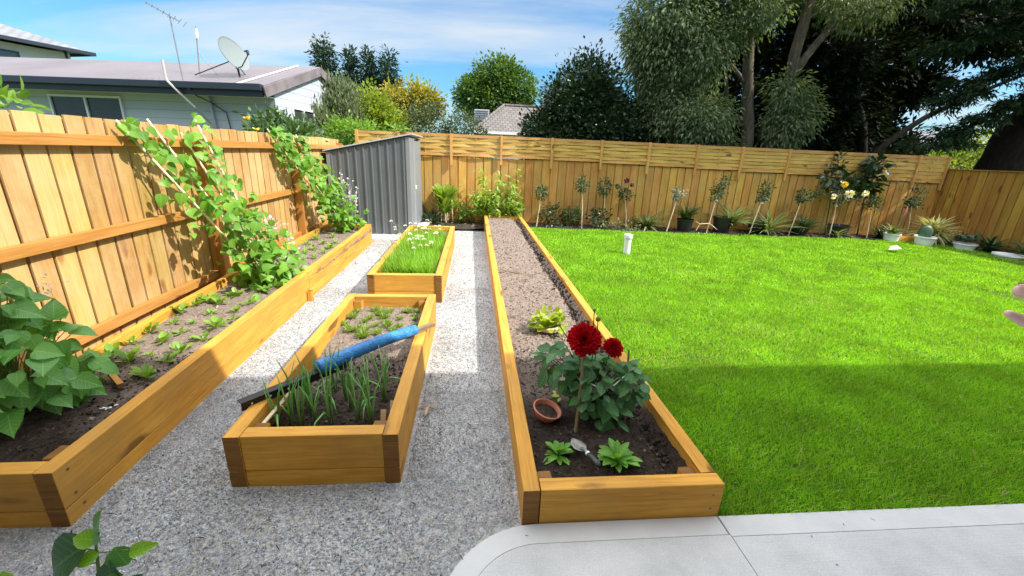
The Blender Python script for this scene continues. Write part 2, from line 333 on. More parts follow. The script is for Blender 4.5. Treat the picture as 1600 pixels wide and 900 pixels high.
T_SLIM = (np.array([(0, 0, 0), (.45, -.12, .04), (1, 0, -.12), (.45, .12, .04)], float), [(0, 1, 2), (0, 2, 3)])
T_BLADE = (np.array([(0, -.5, 0), (0, .5, 0), (.55, .38, -.06), (.55, -.38, -.06), (1, 0, -.26)], float), [(0, 1, 2, 3), (3, 2, 4)])
T_ROCK = (np.array([(1, 0, 0), (-1, 0, 0), (0, 1, 0), (0, -1, 0), (.3, .2, .7), (-.2, -.1, -.7)], float), [(0, 2, 4), (2, 1, 4), (1, 3, 4), (3, 0, 4), (2, 0, 5), (1, 2, 5), (3, 1, 5), (0, 3, 5)])
def rdir(n, r=rng):
    v = r.normal(size=(n, 3)); return v / np.linalg.norm(v, axis=1)[:, None]
def noise3(P, seed=0, sc=1.0):
    """cheap smooth value noise by sums of sines"""
    r = np.random.default_rng(seed); o = np.zeros(len(P))
    for i in range(7):
        k = r.normal(size=3) * sc * (1 + i * .55); o += np.sin(P @ k + r.uniform(0, 6.28)) / (1 + i * .5)
    return o / 2.6

def grid_sheet(mb, xs, ys, zf, mi=0):
    X, Y = np.meshgrid(xs, ys); Z = zf(X, Y); nx, ny = len(xs), len(ys)
    V = np.stack([X.ravel(), Y.ravel(), Z.ravel()], 1); i = np.arange(ny - 1)[:, None] * nx + np.arange(nx - 1)[None, :]
    L = np.stack([i, i + 1, i + nx + 1, i + nx], -1).reshape(-1)
    mb.raw(V, L, np.full((nx - 1) * (ny - 1), 4))

# ------------------------------------------------------------------ ground materials
def gravelmat():
    m, nt, b, out = newmat('crushed_gravel'); L = nt.links; b.inputs['Roughness'].default_value = .85; b.inputs['Specular IOR Level'].default_value = .2
    tcn = N(nt, 'ShaderNodeTexCoord'); vo = setin(N(nt, 'ShaderNodeTexVoronoi', feature='F1'), Scale=105.0, Randomness=1.0)
    L.new(tcn.outputs['Object'], vo.inputs['Vector'])
    sc = N(nt, 'ShaderNodeSeparateColor'); L.new(vo.outputs['Color'], sc.inputs[0])
    r = ramp(nt, [(0, (.19, .21, .24)), (.25, (.32, .34, .355)), (.5, (.43, .445, .445)), (.68, (.26, .28, .32)), (.82, (.55, .55, .53)), (.93, (.42, .37, .30))]); L.new(sc.outputs[0], r.inputs[0])
    no = setin(N(nt, 'ShaderNodeTexNoise'), Scale=1.7, Detail=5.0); L.new(tcn.outputs['Object'], no.inputs['Vector'])
    hv = N(nt, 'ShaderNodeHueSaturation'); mr = N(nt, 'ShaderNodeMapRange'); mr.inputs['From Min'].default_value = .3; mr.inputs['From Max'].default_value = .7; mr.inputs['To Min'].default_value = .85; mr.inputs['To Max'].default_value = 1.12
    L.new(no.outputs['Fac'], mr.inputs[0]); L.new(mr.outputs[0], hv.inputs['Value']); L.new(r.outputs[0], hv.inputs['Color']); L.new(hv.outputs[0], b.inputs['Base Color'])
    bu = setin(N(nt, 'ShaderNodeBump'), Strength=.7, Distance=.006); bu.invert = True; L.new(vo.outputs['Distance'], bu.inputs['Height']); L.new(bu.outputs[0], b.inputs['Normal'])
    return m
def soilmat(name, a, bcol, c):
    m, nt, b, out = newmat(name); L = nt.links; b.inputs['Roughness'].default_value = .95; b.inputs['Specular IOR Level'].default_value = .1
    tcn = N(nt, 'ShaderNodeTexCoord'); n1_ = setin(N(nt, 'ShaderNodeTexNoise'), Scale=34.0, Detail=8.0, Roughness=.72); L.new(tcn.outputs['Object'], n1_.inputs['Vector'])
    n2_ = setin(N(nt, 'ShaderNodeTexNoise'), Scale=2.3, Detail=4.0); L.new(tcn.outputs['Object'], n2_.inputs['Vector'])
    r = ramp(nt, [(.32, a), (.52, bcol), (.72, c)]); L.new(n1_.outputs['Fac'], r.inputs[0])
    hv = N(nt, 'ShaderNodeHueSaturation'); mr = N(nt, 'ShaderNodeMapRange'); mr.inputs['From Min'].default_value = .3; mr.inputs['From Max'].default_value = .7; mr.inputs['To Min'].default_value = .75; mr.inputs['To Max'].default_value = 1.2
    L.new(n2_.outputs['Fac'], mr.inputs[0]); L.new(mr.outputs[0], hv.inputs['Value']); L.new(r.outputs[0], hv.inputs['Color']); L.new(hv.outputs[0], b.inputs['Base Color'])
    bu = setin(N(nt, 'ShaderNodeBump'), Strength=.9, Distance=.02); L.new(n1_.outputs['Fac'], bu.inputs['Height']); L.new(bu.outputs[0], b.inputs['Normal'])
    return m
def concretemat():
    m, nt, b, out = newmat('broomed_concrete'); L = nt.links; b.inputs['Roughness'].default_value = .8; b.inputs['Specular IOR Level'].default_value = .25
    tcn = N(nt, 'ShaderNodeTexCoord'); n1_ = setin(N(nt, 'ShaderNodeTexNoise'), Scale=3.0, Detail=9.0, Roughness=.68); L.new(tcn.outputs['Object'], n1_.inputs['Vector'])
    mp = N(nt, 'ShaderNodeMapping'); mp.inputs['Scale'].default_value = (3, 160, 3); L.new(tcn.outputs['Object'], mp.inputs[0])
    n2_ = setin(N(nt, 'ShaderNodeTexNoise'), Scale=1.0, Detail=3.0); L.new(mp.outputs[0], n2_.inputs['Vector'])
    n3_ = setin(N(nt, 'ShaderNodeTexNoise'), Scale=150.0, Detail=2.0); L.new(tcn.outputs['Object'], n3_.inputs['Vector'])
    r = ramp(nt, [(.28, (.42, .43, .43)), (.5, (.52, .53, .53)), (.70, (.59, .60, .595))]); L.new(n1_.outputs['Fac'], r.inputs[0])
    hv = N(nt, 'ShaderNodeHueSaturation'); mr = N(nt, 'ShaderNodeMapRange'); mr.inputs['To Min'].default_value = .72; mr.inputs['To Max'].default_value = 1.22; L.new(n3_.outputs['Fac'], mr.inputs[0]); L.new(mr.outputs[0], hv.inputs['Value']); L.new(r.outputs[0], hv.inputs['Color'])
    L.new(hv.outputs[0], b.inputs['Base Color'])
    bu = setin(N(nt, 'ShaderNodeBump'), Strength=.35, Distance=.003); L.new(n2_.outputs['Fac'], bu.inputs['Height']); L.new(bu.outputs[0], b.inputs['Normal'])
    return m
M['gravel'] = gravelmat(); M['concrete'] = concretemat()
M['concrete_edge'] = plain('trowelled_concrete', (.54, .55, .55), .7, spec=.25, var=.07, vscale=5, bump=.15, bscale=90)
M['soil_dry'] = soilmat('dry_bed_soil', (.15, .112, .088), (.25, .195, .155), (.33, .265, .215))
M['soil_dark'] = soilmat('moist_bed_soil', (.035, .027, .021), (.085, .065, .05), (.15, .115, .09))
M['lawn_base'] = plain('lawn_thatch', (.07, .13, .018), .95, spec=.05, var=.5, vscale=40)
M['field'] = plain('far_ground', (.06, .09, .025), .95, spec=.05, var=.4, vscale=.4)
M['blade'] = leafmat('grass_blades', (.065, .27, .004), (.36, .64, .05), trans=.45, rough=.45, spec=.25, tcol=(1.6, 1.35, .3))

# ------------------------------------------------------------------ the ground, gravel, lawn, patio
def gz(y): return np.where(np.asarray(y) > 2, -0.011 * (np.asarray(y) - 2), 0.0)
def lz(x): return -0.012 * np.maximum(0, np.asarray(x) - 2.0)
mb = MB(); mb.poly([(-600, -600, -.35), (600, -600, -.35), (600, 600, -.35), (-600, 600, -.35)], [(0, 1, 2, 3)])
tag(mb.build('ground', M['field']), kind='structure')
mb = MB(); grid_sheet(mb, np.linspace(-2.9, .45, 60), np.linspace(-.4, 10.3, 150), lambda X, Y: gz(Y) - .012 + .006 * np.sin(X * 5 + Y * 3) * np.cos(Y * 4.1 - X * 2))
tag(mb.build('gravel_path', M['gravel']), kind='structure')
mb = MB(); grid_sheet(mb, np.linspace(1.05, 11.6, 40), np.linspace(1.44, 9.35, 40), lambda X, Y: lz(X) - .02 + 0 * Y)
tag(mb.build('lawn', M['lawn_base']), kind='structure')
mb = MB(); grid_sheet(mb, np.linspace(-1.1, 12.4, 90), np.linspace(9.2, 10.35, 14), lambda X, Y: lz(X) - .035 + .02 * np.sin(X * 7) * np.sin(Y * 9 + X))
tag(mb.build('mulch_border', M['mulch']), kind='structure')
mb = MB(); grid_sheet(mb, np.linspace(11.3, 12.4, 10), np.linspace(1.0, 9.3, 60), lambda X, Y: lz(X) - .03 + .02 * np.sin(Y * 7) * np.sin(X * 9))
tag(mb.build('side_border', M['mulch']), kind='structure')
# patio: two pours, each a broomed field with a trowelled edge band, rounded left corner
def patio_slab(pts, name, mat, z0=0.0):
    n = len(pts); mbp = MB(); V = [(x, y, z0) for x, y in pts] + [(x, y, -.3) for x, y in pts]
    mbp.poly(V, [tuple(range(n))] + [(i, i + n, (i + 1) % n + n, (i + 1) % n) for i in range(n)])
    return tag(mbp.build(name, mat, bevel=.002), kind='structure')
r0 = .42; arc = [(-.13 + r0 + r0 * cos(a), 1.452 - r0 + r0 * sin(a)) for a in np.linspace(pi, pi / 2, 14)]
r1 = r0 - .1; arci = [(-.03 + r1 + r1 * cos(a), 1.352 - r1 + r1 * sin(a)) for a in np.linspace(pi, pi / 2, 14)]
patio_slab([(-.03, -.44)] + arci + [(1.165, 1.352), (1.165, -.44)][0:2], 'patio', M['concrete'])
patio_slab([(-.13, -.44)] + arc + [(1.158, 1.452), (1.158, 1.3525)] + [(x_, y_ + .0005) for x_, y_ in arci[::-1]] + [(-.0325, 1.03), (-.0325, -.44)], 'patio_edge', M['concrete_edge'], .0015)
patio_slab([(1.1685, -.44), (1.1685, 1.3415), (9, 1.3015), (9, -.44)][::-1], 'patio', M['concrete'])
patio_slab([(1.166, 1.3422), (1.166, 1.452), (9, 1.435), (9, 1.3022)][::-1], 'patio_edge', M['concrete_edge'], .0015)

# ------------------------------------------------------------------ the house behind the camera, whose shadow lies over the front of the yard
M['render_wall'] = plain('rendered_wall', (.55, .52, .47), .8, var=.05)
M['roof_dark'] = plain('dark_roof', (.06, .06, .065), .6)
M['glass'] = plain('window_glass', (.03, .035, .04), .08, spec=.8)
hs = thing('house', 'two storey rendered house behind the patio', 'house', (0, -.45, 0), rz=RAD(1.1))
mb = MB(); mb.box((7, -3, 2.6), (26, 6, 5.2)); mb.build('wall', M['render_wall'], hs, local=True)
mb = MB(); mb.poly([(-6.6, 1.17, 5.18), (20.6, 1.17, 5.18), (20.6, -7.2, 5.18), (-6.6, -7.2, 5.18), (-6.6, 1.17, 5.36), (20.6, 1.17, 5.36), (20.6, -7.2, 5.36), (-6.6, -7.2, 5.36), (-3, -3, 6.9), (17, -3, 6.9)],
    [(3, 2, 1, 0), (0, 1, 5, 4), (1, 2, 6, 5), (2, 3, 7, 6), (3, 0, 4, 7), (4, 5, 9, 8), (6, 7, 8, 9), (5, 6, 9), (7, 4, 8)]); mb.build('roof', M['roof_dark'], hs, local=True)
fr = MB(); fr.box((2.5, .03, 1.1), (3.2, .06, 2.2)); wf = fr.build('window', M['steel_light'], hs, local=True)
gl = MB(); gl.box((1.75, .065, 1.1), (1.4, .02, 2.0)); gl.box((3.25, .065, 1.1), (1.4, .02, 2.0)); gl.build('pane', M['glass'], wf, local=True)

# ------------------------------------------------------------------ left fence
lf = thing('timber_fence', 'pale orange lapped paling fence with rails facing the yard, along the left bed', 'fence', (-2.75, 4, 0))
mb = MB(); y = .6; i = 0
while y < 9.15:
    w = .147 + U(-.004, .004); d = 0
    mb.box((-2.812, y + .167, .855), (.014, .085, 1.71))
    R = Matrix.Rotation(U(-.006, .006), 3, 'X')
    mb.box((-2.775 - d, y + .083, .86 + U(-.008, .008)), (.015, w, 1.73), R); y += .1675; i += 1
mb.build('palings', [M['fence_l'], M['sleeper_end']], lf, bevel=.002)
ps = [2.35, 4.61, 6.87, 9.13]
for za in (.245, .918, 1.57):
    for a, b_ in zip([.5] + ps[:-1], ps):
        mb = MB(); mb.beam((-2.735, a + .05, za), (-2.735, b_ - .05, za + U(-.004, .004)), .048, .075); mb.build('rail', [M['rail'], M['sleeper_end']], lf, bevel=.003)
for yy in ps:
    mb = MB(); mb.box((-2.70, yy, .80), (.115, .105, 1.62)); mb.build('post', [M['rail'], M['sleeper_end']], lf, bevel=.004)
mb = MB(); mb.box((-2.72, 9.15, 1.60), (.12, .03, .10)); mb.build('rail_end', [M['rail'], M['sleeper_end']], lf)

# ------------------------------------------------------------------ back fence with woven extension
bf = thing('timber_fence', 'long weathered paling fence with woven lattice on top at the back of the lawn', 'fence', (4.8, 10.22, 0))
mb = MB(); x = -2.75; i = 0
def ptop(x): return 1.47 - .020 * max(0, x - 2) - (.008 * max(0, x - 9))
while x < 12.12:
    w = .172 + U(-.008, .008); zt = ptop(x) + U(-.004, .004) - .012; zb = -.25
    R = Matrix.Rotation(U(-.010, .010), 3, 'Y')
    mb.box((x + .198, 10.262, (zt + zb) / 2 - .005), (.085, .014, zt - zb - .02))
    mb.box((x + .099, 10.235, (zt + zb) / 2), (w + .006, .015, zt - zb), R); x += .198; i += 1
mb.build('palings', [M['fence_b'], M['sleeper_end']], bf, bevel=.002)
mb = MB(); mb.beam((-2.7, 10.222, -.02), (12.1, 10.222, -.17), .03, .15); mb.build('plinth_board', [M['fence_b'], M['sleeper_end']], bf)
bx = [-2.62, -1.70, -.53, .62, 1.81, 3.0, 4.16, 5.37, 6.52, 7.74, 8.94, 10.16, 11.28, 12.10]
def ltop(x): return 1.955 - .0035 * max(0, x - 3)
for k, (a, b_) in enumerate(zip(bx[:-1], bx[1:])):
    a2, b2 = a + .022, b_ - .022; xs = np.linspace(a2, b2, 17); mid = (a + b_) / 2; nS = 7
    lo = ptop(mid) + .004; hi = ltop(mid); mb = MB(); amp = U(.012, .016) if b_ < 4.3 else U(.006, .011)
    for s_ in range(nS):
        z0 = lo + (hi - lo) * (s_ + .03) / nS; z1 = lo + (hi - lo) * (s_ + .98) / nS - U(0, .006); ph = 1 if s_ % 2 else -1
        sag = U(-.003, .003); yc = 10.190 + ph * amp * np.cos((xs - mid) / (b2 - a2) * 2 * pi) * .9 + U(-.002, .002); zz = sag * (1 - ((xs - mid) / (b2 - a2) * 2) ** 2)
        th = .008; V = []
        for q in range(len(xs)): V += [(xs[q], yc[q] - th / 2, z0 + zz[q]), (xs[q], yc[q] + th / 2, z0 + zz[q]), (xs[q], yc[q] + th / 2, z1 + zz[q]), (xs[q], yc[q] - th / 2, z1 + zz[q])]
        F = []; uvs = []; o_ = U(0, 40)
        for q in range(len(xs) - 1):
            for e in range(4):
                f = (q * 4 + e, q * 4 + (e + 1) % 4, q * 4 + 4 + (e + 1) % 4, q * 4 + 4 + e); F.append(f[::-1])
                vv = [o_ + e * .3, o_ + e * .3 + .06]
                uvs += [(xs[q + 1], vv[0]), (xs[q + 1], vv[1]), (xs[q], vv[1]), (xs[q], vv[0])]
        F += [(0, 1, 2, 3), tuple(len(V) - 4 + j for j in (3, 2, 1, 0))]; uvs += [(0, 0)] * 8
        mb.raw(V, [i_ for f in F for i_ in f], [4] * len(F), uvs)
    mb.build('lattice_panel', [M['lattice']], bf)
    mb = MB(); mb.box((mid, 10.190, (lo + hi) / 2), (.018, .012, hi - lo - .02)); mb.build('weaving_batten', [M['lattice'], M['sleeper_end']], bf)
for k, xx in enumerate(bx):
    lo = ptop(xx) - (.20 if k % 2 == 0 else .16); hi = ltop(xx) + .005
    mb = MB(); mb.box((xx, 10.165, (lo + hi) / 2), (.062 if k % 2 == 0 else .048, .05, hi - lo)); mb.build('batten', [M['lattice'], M['sleeper_end']], bf, bevel=.003)

# ------------------------------------------------------------------ right fence
rf = thing('timber_fence', 'plain olive brown paling fence in shade along the right side of the lawn', 'fence', (12.15, 5, 0))
mb = MB(); y = -1.0; i = 0
while y < 10.2:
    w = .165 + U(-.006, .006); zt = 1.62 + U(-.005, .005)
    mb.box((12.20, y + .18, (zt - .3) / 2 - .01), (.014, .085, zt + .27))
    mb.box((12.17, y + .09, (zt - .3) / 2), (.015, w, zt + .3), Matrix.Rotation(U(-.006, .006), 3, 'X')); y += .18; i += 1
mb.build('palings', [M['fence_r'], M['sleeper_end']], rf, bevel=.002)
mb = MB(); mb.beam((12.17, -1, 1.625), (12.17, 10.18, 1.625), .075, .02); mb.build('capping', [M['fence_r'], M['sleeper_end']], rf)

# ------------------------------------------------------------------ raised beds
SL = [M['sleeper'], M['sleeper_end']]
def board(par, p0, p1, h, w=.075, name='sleeper', bev=.004):
    mb = MB(); mb.beam(p0, p1, w, h); return mb.build(name, SL, par, bevel=bev)
def screws(par, pts, n):
    for p in pts:
        mb = MB(); k = np.arange(10) * 2 * pi / 10; n_ = np.array(n, float); a = np.cross(n_, (0.3, .2, 1)); a /= np.linalg.norm(a); b_ = np.cross(n_, a); c = np.array(p, float)
        V = np.concatenate([c + .006 * (np.cos(k)[:, None] * a + np.sin(k)[:, None] * b_) + .0015 * n_, c + .006 * (np.cos(k)[:, None] * a + np.sin(k)[:, None] * b_) - .01 * n_])
        mb.poly(V, [tuple(range(10))] + [(i, i + 10, (i + 1) % 10 + 10, (i + 1) % 10) for i in range(10)]); mb.build('screw', M['screw'], par)
M['screw'] = plain('screw_steel', (.18, .17, .16), .35, .8)
def raised(name, label, x0, x1, y0, y1, zt, front='between', low=True, skew=0.0):
    t = thing(name, label, 'garden bed', ((x0 + x1) / 2, (y0 + y1) / 2, 0)); w = .075; g_ = .003
    rows = [(zt - .1, .2 - g_)] + ([(zt - .2 - .1, .2 - g_)] if low else [])
    for zc, h in rows:
        if front == 'between':
            board(t, (x0 + w / 2, y0, zc), (x0 + w / 2 + skew, y1, zc), h); board(t, (x1 - w / 2, y0 - .004, zc), (x1 - w / 2 + skew, y1, zc), h)
            board(t, (x0 + w + .002, y0 + w / 2 + .004, zc - .001), (x1 - w - .002, y0 + w / 2 + .004, zc - .001), h)
            board(t, (x0 + w + .002 + skew, y1 - w / 2, zc - .001), (x1 - w - .002 + skew, y1 - w / 2, zc - .001), h)
        else:
            board(t, (x0 + w / 2, y0, zc), (x0 + w / 2 + .012, y1, zc), h)
            board(t, (x0 + w + .004, y0 + w / 2, zc + .001), (x1, y0 + w / 2 - .002, zc + .001), h)
            board(t, (x1 - w / 2, y0 + w + .003, zc - .001), (x1 - w / 2 - .05, y1, zc - .001), h)
            board(t, (x0 + w + .016, y1 - w / 2, zc - .002), (x1 - w - .054, y1 - w / 2, zc - .002), h)
    for cx, cy in ((x0 + w + .038, y0 + w + .042), (x1 - w - .038, y0 + w + .042), (x0 + w + .04 + skew, y1 - w - .03), (x1 - w - .04 + skew, y1 - w - .03)):
        mb = MB(); mb.box((cx, cy, zt - .155), (.07, .07, .25), Matrix.Rotation(U(-.06, .06), 3, 'Z')); mb.build('corner_peg', SL, t, bevel=.003)
    return t
m1 = raised('raised_bed', 'middle timber raised bed with spring onions and a blue wrapped picket lying across it', -1.168, -.355, 1.748, 3.84, .28)
m2 = raised('raised_bed', 'timber raised bed full of flowering chives in front of the grey shed', -1.156, -.346, 4.48, 7.68, .28)
rb = raised('raised_bed', 'long narrow timber raised bed beside the lawn with red dahlias at its near end', .230, 1.166, 1.457, 9.82, .185, front='over', low=True)
screws(rb, [(1.12, 1.455, .125), (1.12, 1.455, .045)], (0, -1, 0))
lb = thing('raised_bed', 'long timber raised bed against the left fence with rows of seedlings and climbing beans', 'garden bed', (-2.1, 4.5, 0))
def lbx(y): return -1.727 - (y - 1.556) * .0262 if y < 4.58 else -1.806 - (y - 4.58) * .0148
for zc, h in ((.17, .197), (-.03, .197)):
    board(lb, (lbx(1.556) - .0375, 1.556, zc), (lbx(4.57) - .0375, 4.575, zc), h); board(lb, (lbx(4.6) - .0375, 4.579, zc), (lbx(7.75) - .0375, 7.755, zc), h)
    board(lb, (-3.3, 1.60, zc - .002), (lbx(1.556) - .078, 1.597, zc - .002), h)
    board(lb, (-2.42, 1.64, zc), (-2.56, 4.6, zc), h, .05); board(lb, (-2.56, 4.603, zc), (-2.60, 7.7, zc), h, .05)
    board(lb, (-2.57, 7.715, zc - .001), (lbx(7.75) - .078, 7.715, zc - .001), h)
for cx, cy in ((lbx(1.7) - .11, 1.72), (lbx(7.6) - .115, 7.6), (lbx(4.58) - .11, 4.6)):
    mb = MB(); mb.box((cx, cy, .13), (.07, .09, .23)); mb.build('corner_peg', SL, lb, bevel=.003)
mb = MB(); mb.box((lbx(4.5) + .03, 4.50, .0), (.045, .07, .16)); mb.build('outer_peg', SL, lb, bevel=.003)
screws(lb, [(lbx(1.62) + .001, 1.62, .235), (lbx(1.62) + .001, 1.62, .11), (lbx(1.62) + .001, 1.64, .035)], (1, 0, 0))

# soil in the beds
def lump(X, Y, s, a): P = np.stack([X.ravel(), Y.ravel(), 0 * X.ravel()], 1); return (a * (noise3(P, s, 7) * .6 + noise3(P, s + 1, 22) * .45 + noise3(P, s + 2, 60) * .4)).reshape(X.shape)
def zL(X, Y): return .195 + lump(X, Y, 1, .018)
def zM1(X, Y): return .13 + .045 * np.clip((np.asarray(Y) - 2.6) / .4, 0, 1) + lump(X, Y, 11, .014)
def zM2(X, Y): return .19 + lump(X, Y, 21, .014)
def zR(X, Y): return .125 + .015 * np.clip((np.asarray(Y) - 3) / 2, 0, 1) - .065 * np.exp(-((np.asarray(X) - (1.03 - .006 * np.asarray(Y)) - .012 * np.sin(np.asarray(Y) * 3.1)) / .045) ** 2) + lump(X, Y, 31, .017)
def sheet(name, mat, x0, x1, y0, y1, zf, st, mat2=None):
    mb = MB(); grid_sheet(mb, np.arange(x0, x1, st), np.arange(y0, y1, st), zf); return tag(mb.build(name, mat, smooth=True), kind='stuff')
def soilmix(name, shade_mask):
    """foreground earth darkened to hold the house shade, blending to dry crumbly earth further on"""
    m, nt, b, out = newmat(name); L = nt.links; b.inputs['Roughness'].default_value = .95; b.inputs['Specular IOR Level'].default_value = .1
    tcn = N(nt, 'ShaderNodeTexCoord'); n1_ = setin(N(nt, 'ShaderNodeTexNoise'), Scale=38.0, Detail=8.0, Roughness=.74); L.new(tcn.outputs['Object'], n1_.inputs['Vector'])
    d = ramp(nt, [(.32, (.016, .012, .010)), (.54, (.042, .031, .024)), (.78, (.105, .080, .064))]); L.new(n1_.outputs['Fac'], d.inputs[0])  # dark ramp: house shade painted into the near earth
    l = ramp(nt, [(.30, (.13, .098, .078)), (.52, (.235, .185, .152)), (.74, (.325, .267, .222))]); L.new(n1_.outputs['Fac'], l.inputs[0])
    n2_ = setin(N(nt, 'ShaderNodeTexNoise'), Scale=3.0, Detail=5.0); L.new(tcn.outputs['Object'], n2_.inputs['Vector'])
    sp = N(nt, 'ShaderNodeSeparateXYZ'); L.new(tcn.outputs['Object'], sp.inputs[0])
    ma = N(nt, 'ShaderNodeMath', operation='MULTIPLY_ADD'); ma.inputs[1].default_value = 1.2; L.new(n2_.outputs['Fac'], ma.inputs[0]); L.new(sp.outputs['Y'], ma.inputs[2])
    mr = N(nt, 'ShaderNodeMapRange'); mr.inputs['From Min'].default_value = shade_mask[0] + .6; mr.inputs['From Max'].default_value = shade_mask[1] + .6; L.new(ma.outputs[0], mr.inputs[0])
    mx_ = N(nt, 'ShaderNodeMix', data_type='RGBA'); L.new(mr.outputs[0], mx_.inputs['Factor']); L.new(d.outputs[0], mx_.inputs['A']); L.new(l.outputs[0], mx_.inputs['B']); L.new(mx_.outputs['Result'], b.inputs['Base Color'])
    bu = setin(N(nt, 'ShaderNodeBump'), Strength=.9, Distance=.018); L.new(n1_.outputs['Fac'], bu.inputs['Height']); L.new(bu.outputs[0], b.inputs['Normal'])
    return m
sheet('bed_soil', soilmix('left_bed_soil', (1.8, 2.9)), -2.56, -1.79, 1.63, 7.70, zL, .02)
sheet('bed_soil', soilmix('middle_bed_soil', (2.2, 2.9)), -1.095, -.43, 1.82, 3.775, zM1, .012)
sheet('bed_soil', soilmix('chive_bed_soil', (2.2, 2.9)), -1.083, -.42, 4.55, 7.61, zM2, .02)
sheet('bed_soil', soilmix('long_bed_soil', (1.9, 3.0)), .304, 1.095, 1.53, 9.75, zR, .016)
def clods(n, x0, x1, y0, y1, zf, mat, smin, smax, name='soil_clods', pw=1.0):
    X = rng.uniform(x0, x1, n); Y = y0 + (y1 - y0) * rng.uniform(0, 1, n) ** pw; Z = zf(X[None], Y[None])[0]; mb = MB()
    s_ = rng.uniform(smin, smax, n) * (.6 + rng.uniform(0, 1, n) ** 4 * 1.6)
    mb.inst(T_ROCK, np.stack([X, Y, Z], 1), rdir(n), rdir(n), s_, s_ * rng.uniform(.6, 1, n)); return tag(mb.build(name, mat), kind='stuff')
clods(4200, -2.52, -1.82, 2.75, 7.65, zL, M['soil_clod'], .004, .011); clods(1500, -2.45, -1.80, 1.68, 2.8, zL, M['clod_dark'], .004, .010)  # clods at the near end are darker, with the house shade painted in
clods(1800, -1.07, -.45, 2.75, 3.75, zM1, M['soil_clod'], .003, .008); clods(1800, -1.07, -.45, 1.86, 2.8, zM1, M['clod_dark'], .004, .011)
clods(9500, .33, 1.07, 2.7, 9.7, zR, M['soil_clod'], .004, .013, pw=1.3); clods(3200, .32, 1.09, 1.56, 3.0, zR, M['clod_dark'], .003, .009)
Xt = lambda Y: 1.03 - .006 * Y + .012 * np.sin(Y * 3.1)
Y = rng.uniform(1.7, 9.7, 900); X = Xt(Y) + rng.normal(0, .035, 900); mb = MB(); s_ = rng.uniform(.010, .028, 900)
mb.inst(T_ROCK, np.stack([X, Y, zR(X[None], Y[None])[0] + .004], 1), rdir(900), rdir(900), s_, s_ * .8); tag(mb.build('soil_clods', M['clod_dark']), kind='stuff')

# loose gravel stones
def inbeds(X, Y):
    a = (X > -1.19) & (X < -.33) & (Y > 1.73) & (Y < 3.86); b_ = (X > -1.18) & (X < -.32) & (Y > 4.46) & (Y < 7.7)
    c = (X < [lbx(float(q)) + .012 for q in Y]) & (Y > 1.54) & (Y < 7.78); d = (X > .215) & (Y > 1.43); e = (X > -.15) & (Y < 1.47) & ~((X + .13 < .25) & (Y > 1.2) & ((X - .29) ** 2 + (Y - 1.032) ** 2 > .435 ** 2))
    f = (Y > 7.72) & (X < -1.0)
    return a | b_ | c | d | e | f
def stones(n, y0, y1, s0, s1):
    X = rng.uniform(-2.7, .3, n); Y = rng.uniform(y0, y1, n); k = ~inbeds(X, Y); X, Y = X[k], Y[k]; m_ = len(X)
    s_ = rng.uniform(s0, s1, m_) * (.55 + .75 * rng.uniform(0, 1, m_) ** 2); mb.inst(T_ROCK, np.stack([X, Y, gz(Y) - .006 + rng.uniform(0, .006, m_)], 1), rdir(m_) * (1, 1, .35), np.tile((0, 0, 1.), (m_, 1)) + rdir(m_) * .5, s_, s_ * rng.uniform(.55, .95, m_))
mb = MB(); stones(95000, .55, 2.6, .0026, .0060); stones(44000, 2.6, 5.0, .0032, .007); stones(16000, 5.0, 9.3, .005, .009)
M['pebble'] = pebblemat('gravel_stones', [(0, (.18, .195, .225)), (.12, (.31, .32, .325)), (.34, (.415, .418, .405)), (.52, (.245, .26, .285)), (.66, (.355, .362, .36)), (.82, (.56, .55, .52)), (.93, (.44, .385, .31)), (.965, (.09, .095, .11))], .6)
tag(mb.build('gravel_stones', M['pebble']), kind='stuff')
nb = 240; X = rng.uniform(-1.7, .2, nb); Y = rng.uniform(.6, 3.4, nb); k = ~inbeds(X, Y); X, Y = X[k], Y[k]; mb = MB()
mb.inst(T_LANCE, np.stack([X, Y, gz(Y) + .004], 1), rdir(len(X)) * (1, 1, .15), np.tile((0, 0, 1.), (len(X), 1)), rng.uniform(.012, .05, len(X)), rng.uniform(.012, .03, len(X))); tag(mb.build('bark_litter', M['mulch']), kind='stuff')
nb = 1500; X = rng.uniform(-1.0, 12, nb); Y = rng.uniform(9.3, 10.15, nb); mb = MB()
mb.inst(T_DIA, np.stack([X, Y, lz(X) - .01], 1), rdir(nb) * (1, 1, .3), rdir(nb), rng.uniform(.02, .07, nb)); tag(mb.build('mulch_chips', pebblemat('mulch_chips', [(0, (.03, .022, .016)), (.5, (.07, .05, .035)), (.85, (.16, .12, .08)), (.96, (.35, .32, .26))], .9)), kind='stuff')

